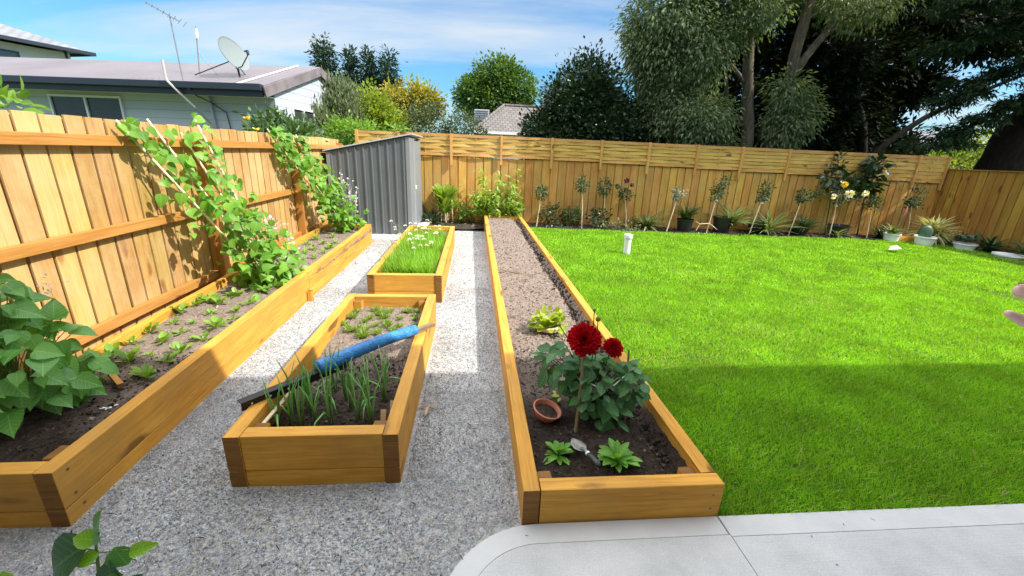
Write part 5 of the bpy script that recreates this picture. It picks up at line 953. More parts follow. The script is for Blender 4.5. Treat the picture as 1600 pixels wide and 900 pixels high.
# dahlias
dh = thing('dahlia_plant', 'bushy dahlia with dark green leaves and two red flowers by the lawn', 'dahlia', (.72, 2.12, .115)); st = MB(); lf_ = MB(); n = 250
B = np.array([(.72, 2.13, .36, .18, .18, .17), (.83, 2.10, .31, .15, .15, .18), (.56, 2.20, .43, .16, .14, .13), (.77, 2.05, .22, .13, .12, .12), (.91, 2.05, .36, .08, .10, .13)]); kk = rng.choice(5, n, p=[.34, .22, .22, .12, .10]); d = rdir(n); P = B[kk, :3] + d * B[kk, 3:] * rng.uniform(.55, 1, n)[:, None]; P[:, 2] = np.maximum(P[:, 2], .17)
D = d * (1, 1, .5) * .9 + rdir(n) * .4 + (0, -.1, -.35); Nn = rdir(n) * .4 + d * .3 + (0, -.45, .9); lf_.inst(T_OVAL, P, D, Nn, .105 * rng.uniform(.45, 1.2, n), .12 * rng.uniform(.6, 1.1, n))
for q in range(0, n, 2): st.tube([P[q], (P[q] + np.array((.72, 2.12, .25))) / 2, (.72 + U(-.06, .06), 2.12 + U(-.06, .06), .12)], .003, 3, False)
F1, F2 = np.array((.615, 2.06, .635)), np.array((.80, 2.10, .565))
for f, s_ in ((F1, .5), (F2, .6)): st.tube([(.70, 2.12, .12), (.66 if s_ < .55 else .77, 2.12, .4), f + (0, .03, -.02)], [.006, .005, .004], 6)
BUD = [((.66, 2.08, .80), .010), ((.70, 2.12, .73), .016), ((.50, 2.2, .66), .010)]
for p, r in BUD: st.tube([(.70, 2.14, .30), ((p[0] + .7) / 2 + .01, 2.12, .5), p], .003, 4, False)
st.build('stem', plain('dark_stem', (.045, .05, .025), .5, var=.3), dh); lf_.build('foliage', G['dahlia'], dh, smooth=True)
for p, r in BUD: bd = MB(); bd.lathe([(.001, -r), (r * .8, -r * .6), (r, 0), (r * .7, r * .8), (.001, r * 1.1)], p, 10, capb=False); bd.build('bud', M['stem'], dh, smooth=True)
def bloom(c, r, face, rings, cup):
    mb = MB(); z = Vector(face).normalized(); Q = np.array(z.to_track_quat('Z', 'Y').to_matrix())
    for k in range(rings):
        t = k / (rings - 1); n_ = int(22 - 10 * t); e = RAD(-14 + cup * t + 62 * t ** 1.3); a = np.arange(n_) * 2 * pi / n_ + k * 1.7 + rng.uniform(-.08, .08, n_); e = e + rng.uniform(-.10, .10, n_)
        D = np.stack([np.cos(a) * np.cos(e), np.sin(a) * np.cos(e), np.sin(e)], 1); Nn = np.stack([-np.cos(a) * np.sin(e), -np.sin(a) * np.sin(e), np.cos(e)], 1); L_ = r * (1 - .52 * t) * rng.uniform(.9, 1.07, n_)
        mb.inst(T_PET, np.array(c) + (D * .08 * r + (0, 0, .10 * r * t)) @ Q.T, D @ Q.T, Nn @ Q.T, L_, r * .60)
    return mb
T_PET = leaf_tmpl([(0, .08), (.4, .20), (.75, .26), (.92, .17), (1, .02)], .5, -.10)
bloom(F1, .090, (-.25, -.80, .55), 9, 30).build('flower', G['red'], dh); bloom(F2, .060, (.25, -.65, .75), 7, 62).build('flower', G['red'], dh)
for l, p0, p1, r in (('grey timber stake tied to the nearer side of the dahlia', (.575, 1.92, .05), (.625, 2.06, .56), .010), ('slim stake standing at the right of the dahlia', (.885, 1.98, .05), (.885, 2.08, .56), .006)):
    mb = MB(); mb.tube([p0, p1], r, 6); tag(mb.build('garden_stake', M['twig'], origin=p0), l, 'stake')
mb = MB(); mb.tube([(.63, 2.03, .395), (.70, 1.985, .375), (.79, 1.99, .385), (.885, 2.045, .43)], .0035, 6); tag(mb.build('plant_tie', M['white_plastic'], smooth=True, origin=(.7, 1.99, .38)), 'white string tied round the dahlia stems', 'string')
mb = MB(); mb.box((.505, 2.04, .40), (.03, .006, .016)); mb.tube([(.505, 2.04, .405), (.51, 2.06, .44)], .002, 4); tag(mb.build('plant_label', M['white_plastic'], origin=(.505, 2.04, .4)), 'small white plant tag hanging on the left of the dahlia', 'plant tag')
# bowl, trowel, lettuces
zb = zat(zR, .42, 2.08); bw = thing('plant_bowl', 'terracotta coloured plastic bowl tilted on the soil of the long bed', 'bowl', (.425, 2.07, zb + .014)); Qb = Matrix.Rotation(RAD(7), 3, 'X') @ Matrix.Rotation(RAD(13), 3, 'Y'); bw.rotation_euler = Qb.to_euler()
mb = MB(); mb.lathe([(.045, 0), (.062, .012), (.078, .045), (.082, .056), (.086, .058), (.086, .064), (.078, .064), (.074, .05), (.060, .022)], seg=36, capb=True); mb.build('shell', M['terracotta'], bw, smooth=True, local=True)
mb = MB(); k_ = np.arange(28) * 2 * pi / 28; rr = [0.001, .03, .05, .066]; mb.lathe([(r_, .038 + .008 * (1 - r_ / .07) + .002 * sin(r_ * 300)) for r_ in rr], seg=28, capb=True); mb.build('potting_soil', M['soil_dark'], bw, smooth=True, local=True)
tr = thing('garden_trowel', 'grey hand trowel with dark handle lying on the soil', 'trowel', (.585, 1.72, .135)); A_, B_ = np.array((.540, 1.845, .150)), np.array((.612, 1.60, .175)); dv = (B_ - A_) / np.linalg.norm(B_ - A_); sv_ = np.cross((0, 0, 1.), dv); sv_ /= np.linalg.norm(sv_); nv = np.cross(dv, sv_)
mb = MB(); V = []; sec = [(0, .006, 0), (.02, .022, -.003), (.05, .034, -.008), (.085, .036, -.010), (.105, .024, -.006), (.118, .010, 0)]
for t, w, dz in sec:
    for j in range(5): u = (j - 2) / 2; V.append(A_ + dv * t + sv_ * w * u + nv * (dz * (1 - u * u)))
mb.poly(V, [(i * 5 + j, i * 5 + j + 1, (i + 1) * 5 + j + 1, (i + 1) * 5 + j) for i in range(len(sec) - 1) for j in range(4)]); bo = mb.build('blade', plain('trowel_steel', (.34, .33, .31), .4, .5, var=.25, vscale=25), tr, smooth=True); sd2 = bo.modifiers.new('solid', 'SOLIDIFY'); sd2.thickness = .002
mb = MB(); mb.tube([A_ + dv * .10, A_ + dv * .13 + (0, 0, .012), A_ + dv * .155 + (0, 0, .01)], [.012, .009, .008], 10); mb.build('neck', plain('trowel_neck', (.20, .26, .24), .4, .3), tr, smooth=True)
mb = MB(); mb.tube([A_ + dv * .150 + (0, 0, .01), A_ + dv * .162 + (0, 0, .009)], .013, 12); mb.build('ferrule', M['white_plastic'], tr)
mb = MB(); mb.tube([A_ + dv * (.16 + .1 * t) + (0, 0, .008 + .004 * sin(t * 3)) for t in np.linspace(0, 1, 8)], [.012, .0145, .013, .0145, .0135, .0155, .015, .008], 12); ho = mb.build('handle', plain('dark_handle', (.045, .05, .052), .45), tr, smooth=True)
mb = MB(); c = A_ + dv * .244 + (0, 0, .0235); mb.lathe([(.005, 0), (.005, .002), (.003, .0005)], c, 12); mb.build('hang_hole', M['black_plastic'], ho)
T_LET = leaf_tmpl([(0, .05), (.2, .09), (.4, .15), (.6, .20), (.8, .18), (.93, .10), (1, .02)], .25, .35)
for l, x, y, n_, s_, el in (('young lettuce with upright rounded leaves left of the trowel', .445, 1.75, 24, .085, (10, 82)), ('spreading young lettuce with long leaves right of the trowel', .735, 1.69, 26, .110, (5, 78))):
    mb = MB(); rosette(mb, n_, T_LET, s_ * .7, s_ * 1.1, *el); o = mb.build('lettuce', G['lettuce'], smooth=True); o.location = (x, y, zat(zR, x, y)); tag(o, l, 'lettuce', 'young lettuces in the long bed')
z = zat(zR, .66, 3.3); ll = thing('lime_lettuce', 'yellow-green frilly lettuce growing behind the dahlia', 'lettuce', (.66, 3.3, z)); mb = MB(); rosette(mb, 24, T_LET, .12, .19, 20, 80, wr=1.5); n = 60; d = rdir(n); d[:, 2] = np.abs(d[:, 2]); mb.inst(T_OVAL, d * (.13, .12, .14) + (0, 0, .04), d + rdir(n) * .5, d + (0, 0, .6), .06, .08); mb.build('foliage', G['lime'], ll, local=True); mb = MB(); mb.lathe([(.05, -.01), (.10, .02), (.11, .05), (.08, .055)], seg=14); mb.build('old_leaf', M['cane'], ll, local=True)
mb = MB(); n = 7; p = np.array((.50, 2.32, .14)) + rng.normal(size=(n, 3)) * (.05, .05, .003); mb.inst(T_OVAL, p, rdir(n) * (1, 1, .2), np.tile((0, 0, 1.), (n, 1)) + rdir(n) * .2, .045); tag(mb.build('yellowed_leaves', G['lime'], origin=(.5, 2.3, .14)), 'few yellowed leaves fallen on the soil behind the bowl', 'fallen leaves')
mb = MB(); mb.tube([(.36, 5.2, .155), (.55, 5.05, .150), (.75, 5.0, .155)], .005, 5); tag(mb.build('fallen_twig', M['twig'], origin=(.5, 5.05, .15)), 'thin bent twig lying on the dry soil halfway along the long bed', 'twig')

# leaf on the gravel, pipe and litter on the lawn
M['dry_leaf'] = leafmat('dry_leaf', (.48, .36, .27), (.52, .40, .30), .15)
mb = MB(); T_DRY = leaf_tmpl([(0, .05), (.35, .24), (.7, .26), (1, .06)], .35, .1)
for a, l in ((-95, .085), (20, .07), (150, .075), (75, .03)): mb.inst(T_DRY, [(-.28, 2.37, .012)], [(cos(RAD(a)), sin(RAD(a)), .05)], [(0, 0, 1)], l, l * .55)
tag(mb.build('dry_leaf', M['dry_leaf'], origin=(-.28, 2.37, .01)), 'pale dry star shaped leaf lying on the shaded gravel', 'leaf')
pp = thing('standpipe', 'white plastic pipe with a cap standing in the lawn', 'pipe', (2.68, 6.97, -.02)); mb = MB(); mb.lathe([(.060, 0), (.060, .30)], seg=24); mb.build('pipe', M['white_plastic'], pp, smooth=False, local=True); mb = MB(); mb.lathe([(.074, .285), (.076, .29), (.076, .345), (.070, .352), (.062, .356), (.06, .34)], seg=24, capb=False, capt=True); mb.build('cap', M['white_plastic'], pp, local=True)
mb = MB(); V = [(8.62, 7.82, -.03), (8.78, 7.70, .02), (8.92, 7.80, -.01), (8.90, 7.92, .05), (8.74, 7.90, .04), (8.76, 7.80, .07)]; mb.poly(V, [(0, 1, 5), (1, 2, 5), (2, 3, 5), (3, 4, 5), (4, 0, 5)]); tag(mb.build('paper_scrap', M['white_paint'], origin=(8.77, 7.82, -.03)), 'crumpled white scrap lying on the far lawn', 'litter')

# sapling in the near left corner, out of a pot just below the picture
sp_ = thing('young_plant', 'young plant with large glossy leaves at the bottom left corner', 'plant', (-1.24, 1.13, -.01)); st = MB(); st.tube([(-1.26, 1.13, -.01), (-1.245, 1.15, .20), (-1.222, 1.15, .33), (-1.20, 1.15, .38)], [.006, .005, .004, .003], 7)
for c, d in (((-1.222, 1.15, .30), (-.06, 0, .02)), ((-1.23, 1.15, .29), (.10, 0, .01)), ((-1.23, 1.15, .25), (-.06, -.03, .02)), ((-1.24, 1.15, .22), (.05, -.02, .02))): st.tube([c, np.array(c) + d], .0022, 5)
st.build('stem', M['stem'], sp_)
T_BIG = leaf_tmpl([(-.02, .02), (.10, .24), (.3, .36), (.55, .34), (.78, .22), (.93, .08), (1, .004)], .28, .22)
def bigl(mat, lst):
    for (p, d, nn, s_, w_) in lst: mb = MB(); mb.inst(T_BIG, [p], [d], [nn], s_, w_); mb.build('leaf', mat, sp_, smooth=True)
bigl(leafmat('dark_glossy_leaf', (.020, .095, .035), (.03, .11, .04), .15, .22, .6, veins=.5), [((-1.245, 1.15, .33), (-.85, -.1, -.52), (-.25, -.75, .6), .19, .20), ((-1.19, 1.13, .20), (.15, -.2, .9), (.2, -.9, .3), .085, .09), ((-1.12, 1.1, .19), (.5, -.1, .6), (-.2, -.9, .4), .075, .07)])
bigl(leafmat('mid_glossy_leaf', (.05, .19, .03), (.07, .22, .04), .25, .3, .5, veins=.4), [((-1.205, 1.15, .345), (-.02, .05, 1.0), (-.75, -.6, .1), .105, .14), ((-1.17, 1.15, .31), (.30, -.1, -.9), (.45, -.8, .4), .085, .10), ((-1.15, 1.12, .20), (-.4, -.3, .35), (0, -.6, .8), .06, .07)])
bigl(leafmat('young_bright_leaf', (.17, .38, .02), (.20, .42, .03), .4, .3, .5, veins=.35), [((-1.13, 1.15, .285), (.90, .05, .32), (-.2, -.7, .7), .085, .062), ((-1.21, 1.15, .345), (-.9, -.1, .30), (0, -.6, .8), .075, .08), ((-1.215, 1.14, .295), (-.7, -.4, -.1), (0, -.5, .9), .06, .07), ((-1.56, 1.12, .205), (.8, -.2, .05), (0, -.4, .9), .13, .12)])

# ------------------------------------------------------------------ border plants along the back fence
def strappy(name, lbl, x, y, z, n, l, w, leaf, cat='plant', group=None, el=(35, 85)):
    n = int(n * 2.0); w = w * 1.3; l = l * .88; mb = MB(); a = rng.uniform(0, 2 * pi, n); e = np.radians(rng.uniform(el[0], el[1], n)); D = np.stack([np.cos(a) * np.cos(e), np.sin(a) * np.cos(e), np.sin(e)], 1); Nn = np.stack([-np.cos(a) * np.sin(e), -np.sin(a) * np.sin(e), np.cos(e)], 1) + rdir(n) * .25; s_ = l * rng.uniform(.6, 1.15, n)
    mb.inst(T_STRAP, rng.normal(size=(n, 3)) * (.03, .03, .0), D, Nn, s_, w); o = mb.build(name, leaf); o.location = (x, y, z); return tag(o, lbl, cat, group)
def rose(lbl, bx_, by_, bz, cx, cz, r, leaf, h=1.0, extra=None, flowers=None, tagw=False):
    t = thing('standard_rose', lbl, 'rose', (bx_, by_, bz), 'standard roses along the back fence'); mb = MB(); cy = by_ + .06; mb.tube([(bx_, by_, bz - .03), ((bx_ + cx) / 2 + .01, by_ + .03, (bz + cz) / 2), (cx, cy, cz - r * .3)], [.014, .011, .010], 6)
    for q in range(7): d = rdir(1)[0]; d[2] = abs(d[2]); mb.tube([(cx, cy, cz - r * .3), np.array((cx, cy, cz)) + d * r * 1.1], [.005, .002], 4, False)
    mb.build('stem', M['cane'], t); mb = MB(); r *= .88; foliage(mb, [(cx, cy, cz, r, r * .8, r * h)], 30, 10, r * .3, .052, T_OVAL)
    if extra: foliage(mb, extra, 16, 6, .05, .06, T_OVAL)
    mb.build('crown', leaf, t)
    if tagw: mb = MB(); mb.box((cx - .01, cy - .03, cz - r * 1.25), (.07, .01, .06)); mb.build('plant_tag', M['white_plastic'], t)
    for (p, s_, pm) in (flowers or []):
        mb = MB(); n = 26; d = rdir(n); mb.inst(T_OVAL, np.array(p) + d * s_ * .25, d, d + rdir(n) * .4 + (0, -.6, .2), s_ * .8, s_ * 1.2); mb.build('flower', pm, t)
zl = lambda x: float(lz(x)) - .03
rose('slim standard rose nearest the long bed, small dark round head', 1.46, 9.66, zl(1.5), 1.54, .75, .12, G['rose'])
rose('standard rose with taller oval green head, second from the long bed', 2.56, 9.70, zl(2.5), 2.50, .94, .14, G['rose'], 1.35)
rose('standard rose with loose green head and faint stem, third from the long bed', 3.15, 9.9, zl(3.3), 3.10, .92, .15, G['rose'], 1.3)
rose('standard rose with dark head and reddish new shoots on top', 3.72, 9.9, zl(3.8), 3.62, .75, .15, G['rose'], .9, flowers=[((3.60, 9.93, 1.07), .07, G['rosered']), ((3.75, 9.93, .98), .06, G['rosered']), ((3.40, 9.93, .93), .07, G['rose'])])
rose('standard rose with small silvery leaved head on a leaning stem', 4.56, 9.5, zl(4.5), 4.74, .82, .13, G['silver'], flowers=[((4.95, 9.55, .92), .035, leafmat('orange_petals', (.6, .2, .05), (.7, .3, .08), .2))])
rose('standard rose with dense dark head and white tag, leaning stem', 5.62, 9.6, zl(5.6), 5.76, .88, .15, G['rose'], 1.3, [(5.9, 9.65, 1.12, .1, .08, .12)], tagw=True)
rose('standard rose with dark head and pale tag beside the strappy clump', 6.68, 9.55, zl(6.6), 6.88, .84, .14, G['rose'], 1.1, [(6.9, 9.6, 1.03, .07, .06, .08)], tagw=True)
rose('standard rose with small flat dark head and twiggy right side', 7.82, 9.68, zl(7.8), 8.0, .85, .14, G['rose'], .85, [(8.28, 9.7, .92, .12, .06, .05)])
rose('standard rose with cream and yellow flowers in front of the tall dark leaves', 8.90, 9.65, zl(8.9), 8.90, .91, .22, G['rose'], 1.0, flowers=[((8.97, 9.48, .97), .105, M['cream_petal']), ((9.39, 9.5, .98), .085, M['cream_petal']), ((8.60, 9.5, .89), .07, M['cream_petal']), ((8.80, 9.5, 1.17), .08, M['yellow_petal'])], tagw=True)
rose('standard rose with dark head near the right end, short stem', 9.98, 9.7, zl(10), 9.92, .76, .17, G['rose'], .8)
rose('standard rose farthest right with sparse dark head', 11.1, 9.7, zl(11), 11.0, .80, .15, G['rose'], .9, [(11.1, 9.75, 1.12, .15, .1, .15)])
for l, x, y, z1, blobs in (('tall dark large-leaved shrub with arching tips, left of the pair', 8.95, 9.85, 1.6, [(8.8, 9.85, 1.62, .16, .12, .16), (8.7, 9.85, 1.32, .16, .12, .12), (9.1, 9.85, 1.15, .30, .15, .22), (9.35, 9.9, 1.05, .28, .12, .2)]), ('tall dark large-leaved shrub with arching tips, right of the pair', 9.9, 9.9, 1.6, [(9.85, 9.9, 1.62, .14, .12, .18), (9.8, 9.9, 1.25, .18, .12, .22)])):
    plant('camellia_shrub', l, 'shrub', (x, y, zl(x)), blobs, 'camellia', [([(x, y, -.1), (x - .1, y, .8), (blobs[0][0], y, z1)], .018, .008)], 46, 6, .07, .15, T_OVAL, group='tall dark shrubs by the back fence')
def pot(name, lbl, x, y, r, h, mat, group=None, z=None, taper=.8):
    t = thing(name, lbl, 'pot', (x, y, zl(x) if z is None else z), group); mb = MB(); mb.lathe([(r * taper, 0), (r, h), (r * 1.06, h), (r * 1.06, h - .03), (r * 1.03, h - .03)], seg=20); mb.lathe([(r * .98, h), (r * .93, h - .04), (.001, h - .04)], seg=20, capb=False); mb.build('shell', mat, t, local=True); mb = MB(); mb.lathe([(r * .93, h - .045), (.001, h - .035)], seg=20, capb=False); mb.build('potting_soil', M['soil_dark'], t, local=True)
BG = 'black plastic pots along the back fence'
pot('plant_pot', 'black pot holding the grassy clump, leftmost of the black pots', 5.12, 9.75, .19, .30, M['black_plastic'], BG)
pot('plant_pot', 'largest square-shouldered black pot beside the leaning rose with a white tag', 6.10, 9.80, .22, .38, M['black_plastic'], BG)
pot('plant_pot', 'black pot behind the pale-tagged rose', 7.05, 9.85, .20, .30, M['black_plastic'], BG)
pot('plant_pot', 'low black pot under the feathery clump', 8.15, 9.8, .23, .20, M['black_plastic'], BG)
pot('plant_pot', 'black pot below the cream flowered rose', 9.30, 9.88, .25, .28, M['black_plastic'], BG)
strappy('strappy_plant', 'arching strappy clump with pale bent leaves between the silvery rose and the dark rose', 4.25, 9.95, zl(4.3), 46, .62, .030, G['strap'], group='strappy clumps in the back border')
strappy('strappy_plant', 'upright grassy clump in the leftmost black pot', 5.12, 9.75, zl(5) + .25, 60, .55, .016, G['rose'], group='strappy clumps in the back border', el=(55, 88))
strappy('strappy_plant', 'strappy clump rising out of the largest black pot', 6.28, 9.75, zl(6) + .15, 44, .72, .032, G['strap'], group='strappy clumps in the back border', el=(45, 88))
strappy('strappy_plant', 'wide strappy clump with bleached drooping leaves behind the pale-tagged rose', 7.30, 9.75, zl(7), 44, .80, .034, G['strap'], group='strappy clumps in the back border', el=(40, 85))
strappy('strappy_plant', 'feathery dark green clump in the low black pot', 8.25, 9.75, zl(8) + .1, 70, .62, .014, G['rose'], group='strappy clumps in the back border', el=(40, 88))
strappy('strappy_plant', 'small strappy tuft beside the cream flowered rose', 9.15, 9.72, zl(9), 22, .45, .026, G['strap'], group='strappy clumps in the back border')
strappy('strappy_plant', 'dark strappy tuft between the two right-hand roses', 10.4, 9.75, zl(10), 34, .5, .03, G['rose'], group='strappy clumps in the back border')
strappy('strappy_plant', 'dark low strappy clump under the right fence corner', 11.75, 9.0, zl(11.7), 34, .5, .035, G['rose'], group='strappy clumps in the back border')
strappy('strappy_plant', 'dark strappy clump along the right fence behind the succulent pot', 11.7, 8.35, zl(11.7), 34, .55, .035, G['rose'], group='strappy clumps in the back border')
strappy('strappy_plant', 'dark fan of leaves at the right edge of the picture', 11.65, 7.7, zl(11.7), 34, .5, .035, G['rose'], group='strappy clumps in the back border')
for l, x, y, r, lf2 in (('low dark bushy shrub right of the first rose stem', 1.85, 9.85, .23, 'camellia'), ('small upright green shrub left of the second rose stem', 2.35, 10.0, .17, 'shrub'), ('round dark shrub at the lawn edge right of the second rose', 2.95, 9.75, .23, 'camellia')):
    plant('low_shrub', l, 'shrub', (x, y, zl(x)), [(x, y, r * .85, r * 1.2, r, r)], lf2, [([(x, y, -.1), (x, y, r)], .01, .005)], 46, 8, .06, .07, T_OVAL, group='low shrubs in the back border')
plant('ground_cover', 'sprawling light-leaved plant at the lawn edge behind the white pipe', 'plant', (3.5, 9.5, zl(3.5)), [(3.2, 9.52, .08, .22, .1, .07), (3.6, 9.48, .05, .35, .1, .05), (3.0, 9.55, .12, .1, .08, .08)], 'olive', [([(3.0, 9.5, .02), (3.9, 9.45, .02)], .006, .004)], 30, 6, .05, .07, T_OVAL)
mb = MB(); mb.tube([(5.35, 9.6, -.02), (5.42, 9.6, .14), (5.65, 9.58, .16), (5.85, 9.55, .02)], .012, 6); mb.tube([(5.42, 9.6, .14), (5.30, 9.6, .20)], .008, 5); tag(mb.build('bleached_stem', M['cane'], origin=(5.4, 9.6, 0)), 'bleached curved stem arching over the lawn edge by the leftmost black pot', 'stem')
# canna and bamboo-like clump left of the lawn
cn = thing('canna_plant', 'upright broad-leaved canna beside the shed', 'canna', (-.68, 9.95, -.08)); mb = MB(); n = 95; a = rng.uniform(0, 2 * pi, n); e = np.radians(rng.uniform(40, 86, n)); D = np.stack([np.cos(a) * np.cos(e), np.sin(a) * np.cos(e) * .7, np.sin(e)], 1); hh = rng.uniform(.08, .58, n)
mb.inst(T_OVAL, np.stack([-.68 + .17 * np.cos(a) * hh, 9.95 + .12 * np.sin(a) * hh, hh], 1), D, np.stack([-np.cos(a), -np.sin(a) - .4, .7 + 0 * a], 1), rng.uniform(.24, .42, n), rng.uniform(.20, .28, n)); mb.build('foliage', G['canna'], cn)
mb = MB()
for q in range(9): x_ = -.68 + U(-.2, .2); mb.tube([(x_, 9.95 + U(-.1, .1), -.1), (x_ + U(-.05, .05), 9.95, .5)], .012, 5)
mb.build('stem', M['cane'], cn)
strappy('strappy_plant', 'dark grassy tuft in the shadow between the shed and the canna', -.98, 9.9, -.08, 26, .6, .03, G['rose'], group='strappy clumps in the back border')
plant('low_shrub', 'small bright shrub between the canna and the bamboo-like clump', 'shrub', (-.28, 10.0, -.1), [(-.28, 10.0, .18, .16, .12, .2)], 'bright', [([(-.28, 10, -.1), (-.28, 10, .2)], .01, .005)], 22, 7, .06, .09, T_OVAL, group='low shrubs in the back border')
bb = thing('bamboo_shrub', 'airy bamboo-like shrub with bright narrow leaves at the far end of the long bed', 'shrub', (.55, 10.0, -.1)); st = MB(); lf_ = MB()
for q in range(48):
    a_ = U(-1, 1); x1 = .55 + a_ * .62; z1 = U(.25, .78) if q % 6 else U(.9, 1.34); y1 = 9.9 + U(-.25, .18); st.tube([(.55 + a_ * .2, 10.0, -.1), (.55 + a_ * .4, 9.97, z1 * .6), (x1, y1, z1)], [.006, .004, .002], 4, False); m_ = 26; w = rng.uniform(.45, 1, m_); p = np.array((.55 + a_ * .2, 10.0, 0)) * (1 - w[:, None]) + np.array((x1, y1, z1)) * w[:, None] + rng.normal(size=(m_, 3)) * .05
    lf_.inst(T_LANCE, p, rdir(m_) * .8 + (a_ * .4, -.2, -.15), rdir(m_) * .5 + (0, -.4, .9), rng.uniform(.10, .19, m_), rng.uniform(.12, .18, m_))
st.build('stem', M['stem'], bb); lf_.build('foliage', G['canna'], bb)
# right-hand pots
WG = 'white pots at the right end of the lawn'
z9 = lambda x: float(lz(x)) - .02
pot('plant_pot', 'white pot holding the spiky plant with a pink flower', 10.20, 9.28, .17, .20, M['white_plastic'], WG, z9(10.2)); strappy('aloe_plant', 'spiky aloe-like plant with upright leaves in a white pot', 10.2, 9.28, z9(10.2) + .16, 14, .32, .05, G['strap'], 'aloe', el=(45, 85))
mb = MB(); mb.tube([(10.25, 9.28, z9(10.2) + .15), (10.33, 9.28, .50), (10.36, 9.28, .72)], [.01, .008, .006], 6); mb.tube([(10.34, 9.28, .50), (10.365, 9.28, .62), (10.37, 9.28, .74)], [.012, .026, .008], 8, mi=1); tag(mb.build('flower_spike', [M['stem'], plain('pink_flower', (.55, .16, .18), .6)], origin=(10.25, 9.28, .1)), 'pink flower spike on a tall stem above a white pot', 'flower')
pot('plant_pot', 'white pot in front of the variegated clump, holding a round cactus pad', 10.62, 8.86, .20, .22, M['white_plastic'], WG, z9(10.6))
cp = thing('prickly_pear', 'single round green cactus pad standing in a white pot', 'cactus', (10.58, 8.86, z9(10.6) + .17)); mb = MB(); mb.lathe([(.001, -.03), (.12, -.022), (.175, 0), (.12, .022), (.001, .03)], (0, 0, 0), 24, np.array(Matrix.Rotation(RAD(80), 3, 'X')), capb=False); mb2 = mb; o = mb2.build('pad', plain('cactus_skin', (.03, .075, .04), .5, var=.15), cp, smooth=True, local=True); o.location = (0, 0, .14); o.rotation_euler = (0, 0, RAD(-25)); o.scale = (.82, .82, 1.0)
vg = strappy('spider_plant', 'large pale variegated strappy clump at the right end of the lawn', 11.15, 9.2, z9(11) + .22, 170, .52, .032, G['varieg'], 'plant', el=(5, 88))
mb = MB(); mb.box((10.75, 9.3, -.06), (1.0, .25, .14)); tag(mb.build('timber_edging', SL, origin=(10.75, 9.3, -.06), bevel=.004), 'brown timber edging block behind the white pots', 'edging')
pot('plant_pot', 'white pot of blue-green succulents against the right fence', 11.2, 8.46, .20, .16, M['white_plastic'], WG, z9(11.2)); mb = MB()
for q in range(9): rosette(mb, 16, T_OVAL, .08, .14, 10, 80, (U(-.18, .18), U(-.15, .15), U(0, .08)), 1.1)
o = mb.build('succulent_cluster', G['succ']); o.location = (11.2, 8.46, z9(11.2) + .16); tag(o, 'cluster of blue-green succulent rosettes overflowing a white pot', 'succulent')
pot('plant_pot', 'flat white dish at the right edge of the lawn', 11.2, 7.62, .24, .10, M['white_plastic'], WG, z9(11.2), .85)

# ------------------------------------------------------------------ the person whose fingers reach in at the right edge
M['skin'] = plain('skin', (.82, .55, .49), .5, spec=.35, var=.06, vscale=30); M['shirt'] = plain('grey_shirt', (.16, .18, .22), .85, var=.12, vscale=20); M['trousers'] = plain('dark_trousers', (.03, .035, .05), .9); M['hair'] = plain('dark_hair', (.02, .014, .01), .6)
pr = thing('person', 'person standing just outside the picture, two fingertips reaching in at the right edge', 'person', (1.48, .18, 0))
def skin(name, chains, mat, sub=2, root=0):
    vs = []; es = []; rs = []; idx = {}
    for ch in chains:
        prev = None
        for (p, r) in ch:
            key = tuple(round(c_, 4) for c_ in p)
            if key not in idx: idx[key] = len(vs); vs.append(p); rs.append(r)
            if prev is not None: es.append((prev, idx[key]))
            prev = idx[key]
    me = bpy.data.meshes.new(name); me.from_pydata(vs, es, []); o = bpy.data.objects.new(name, me); COL.objects.link(o); me.materials.append(mat)
    md = o.modifiers.new('skin', 'SKIN'); md.use_smooth_shade = True
    sl = me.skin_vertices[0].data
    for i, r in enumerate(rs): sl[i].radius = (r, r)
    sl[root].use_root = True; s2 = o.modifiers.new('sub', 'SUBSURF'); s2.levels = sub; s2.render_levels = sub
    o.parent = pr; o.location = -Vector(pr.location); return o
pel = (1.48, .18, .95); ch_ = (1.48, .17, 1.30); nk = (1.48, .17, 1.47)
WR = (.81, .455, 1.425); EL = (1.08, .33, 1.20); SH = (1.30, .18, 1.36)
PALM = (.800, .450, 1.432)
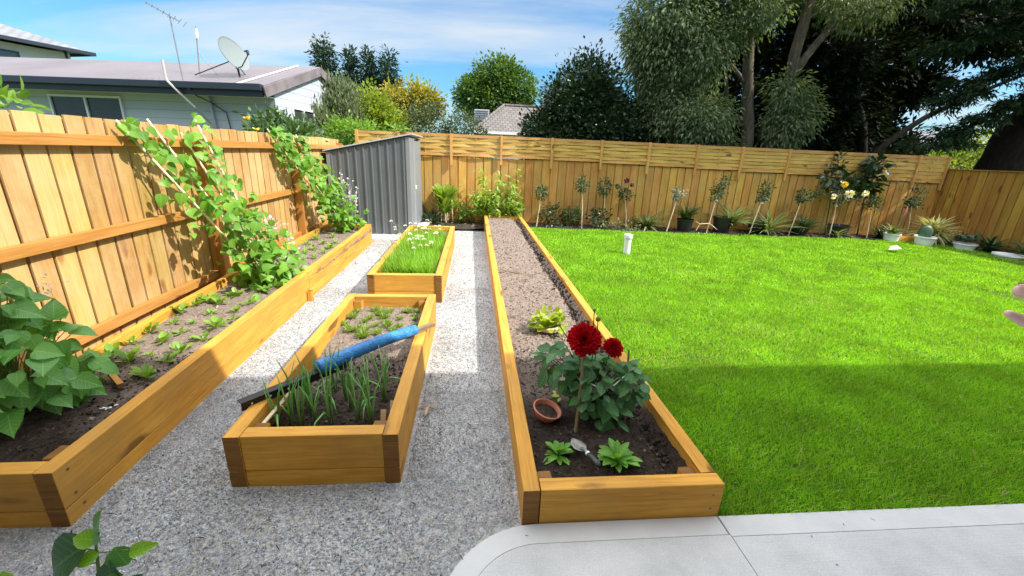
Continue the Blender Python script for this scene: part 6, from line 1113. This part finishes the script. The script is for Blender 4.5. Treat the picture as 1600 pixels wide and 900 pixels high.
body = skin('body', [[(pel, .13), ((1.48, .18, 1.12), .12), (ch_, .14), (nk, .06), ((1.48, .16, 1.56), .075), ((1.47, .16, 1.64), .098), ((1.47, .16, 1.71), .085)], [(ch_, .14), (SH, .07), ((1.18, .25, 1.28), .05), (EL, .042), ((.92, .40, 1.33), .034), (WR, .025), (PALM, .030)],
    [(ch_, .14), ((1.66, .18, 1.36), .07), ((1.72, .18, 1.12), .045), ((1.73, .22, .86), .03), ((1.73, .24, .76), .035)], [(pel, .13), ((1.39, .18, .88), .095), ((1.38, .19, .50), .06), ((1.38, .17, .09), .04), ((1.37, .30, .035), .04)], [(pel, .13), ((1.57, .18, .88), .095), ((1.58, .19, .50), .06), ((1.58, .17, .09), .04), ((1.59, .30, .035), .04)],
    [(PALM, .030), ((.735, .462, 1.450), .010), ((.708, .453, 1.454), .0095), ((.688, .443, 1.459), .0080)],
    [(PALM, .030), ((.725, .446, 1.412), .0075), ((.690, .437, 1.425), .0066), ((.660, .428, 1.4345), .0046)],
    [((.770, .447, 1.420), .022), ((.722, .437, 1.412), .009), ((.699, .420, 1.402), .008), ((.690, .405, 1.396), .0068)],
    [((.775, .440, 1.410), .020), ((.732, .424, 1.394), .0088), ((.714, .408, 1.384), .0078), ((.706, .394, 1.378), .0066)],
    [((.782, .436, 1.402), .018), ((.750, .412, 1.382), .0078), ((.736, .398, 1.374), .0068), ((.730, .386, 1.370), .0058)]], M['skin'], 2)
sh_ = skin('shirt', [[(pel, .145), ((1.48, .18, 1.12), .135), (ch_, .155), ((1.48, .17, 1.42), .085)], [(ch_, .155), (SH, .085), ((1.20, .24, 1.29), .066)], [(ch_, .155), ((1.66, .18, 1.36), .085), ((1.71, .18, 1.15), .066)]], M['shirt'])
tr_ = skin('trousers', [[((1.48, .18, 1.0), .14), (pel, .145), ((1.39, .18, .88), .11), ((1.38, .19, .50), .078), ((1.38, .17, .10), .065)], [(pel, .145), ((1.57, .18, .88), .11), ((1.58, .19, .50), .078), ((1.58, .17, .10), .065)]], M['trousers'])
hr = skin('hair', [[((1.47, .13, 1.62), .09), ((1.47, .135, 1.70), .105), ((1.47, .16, 1.745), .085)]], M['hair'])
for p in ((.6865, .4425, 1.4665),):
    mb = MB(); mb.lathe([(.0045, 0), (.0055, .0006), (.004, .0014)], p, 12, np.array(Vector((-.3, .1, .9)).to_track_quat('Z', 'Y').to_matrix())); mb.build('fingernail', plain('nail', (.66, .42, .36), .3), pr, smooth=True)
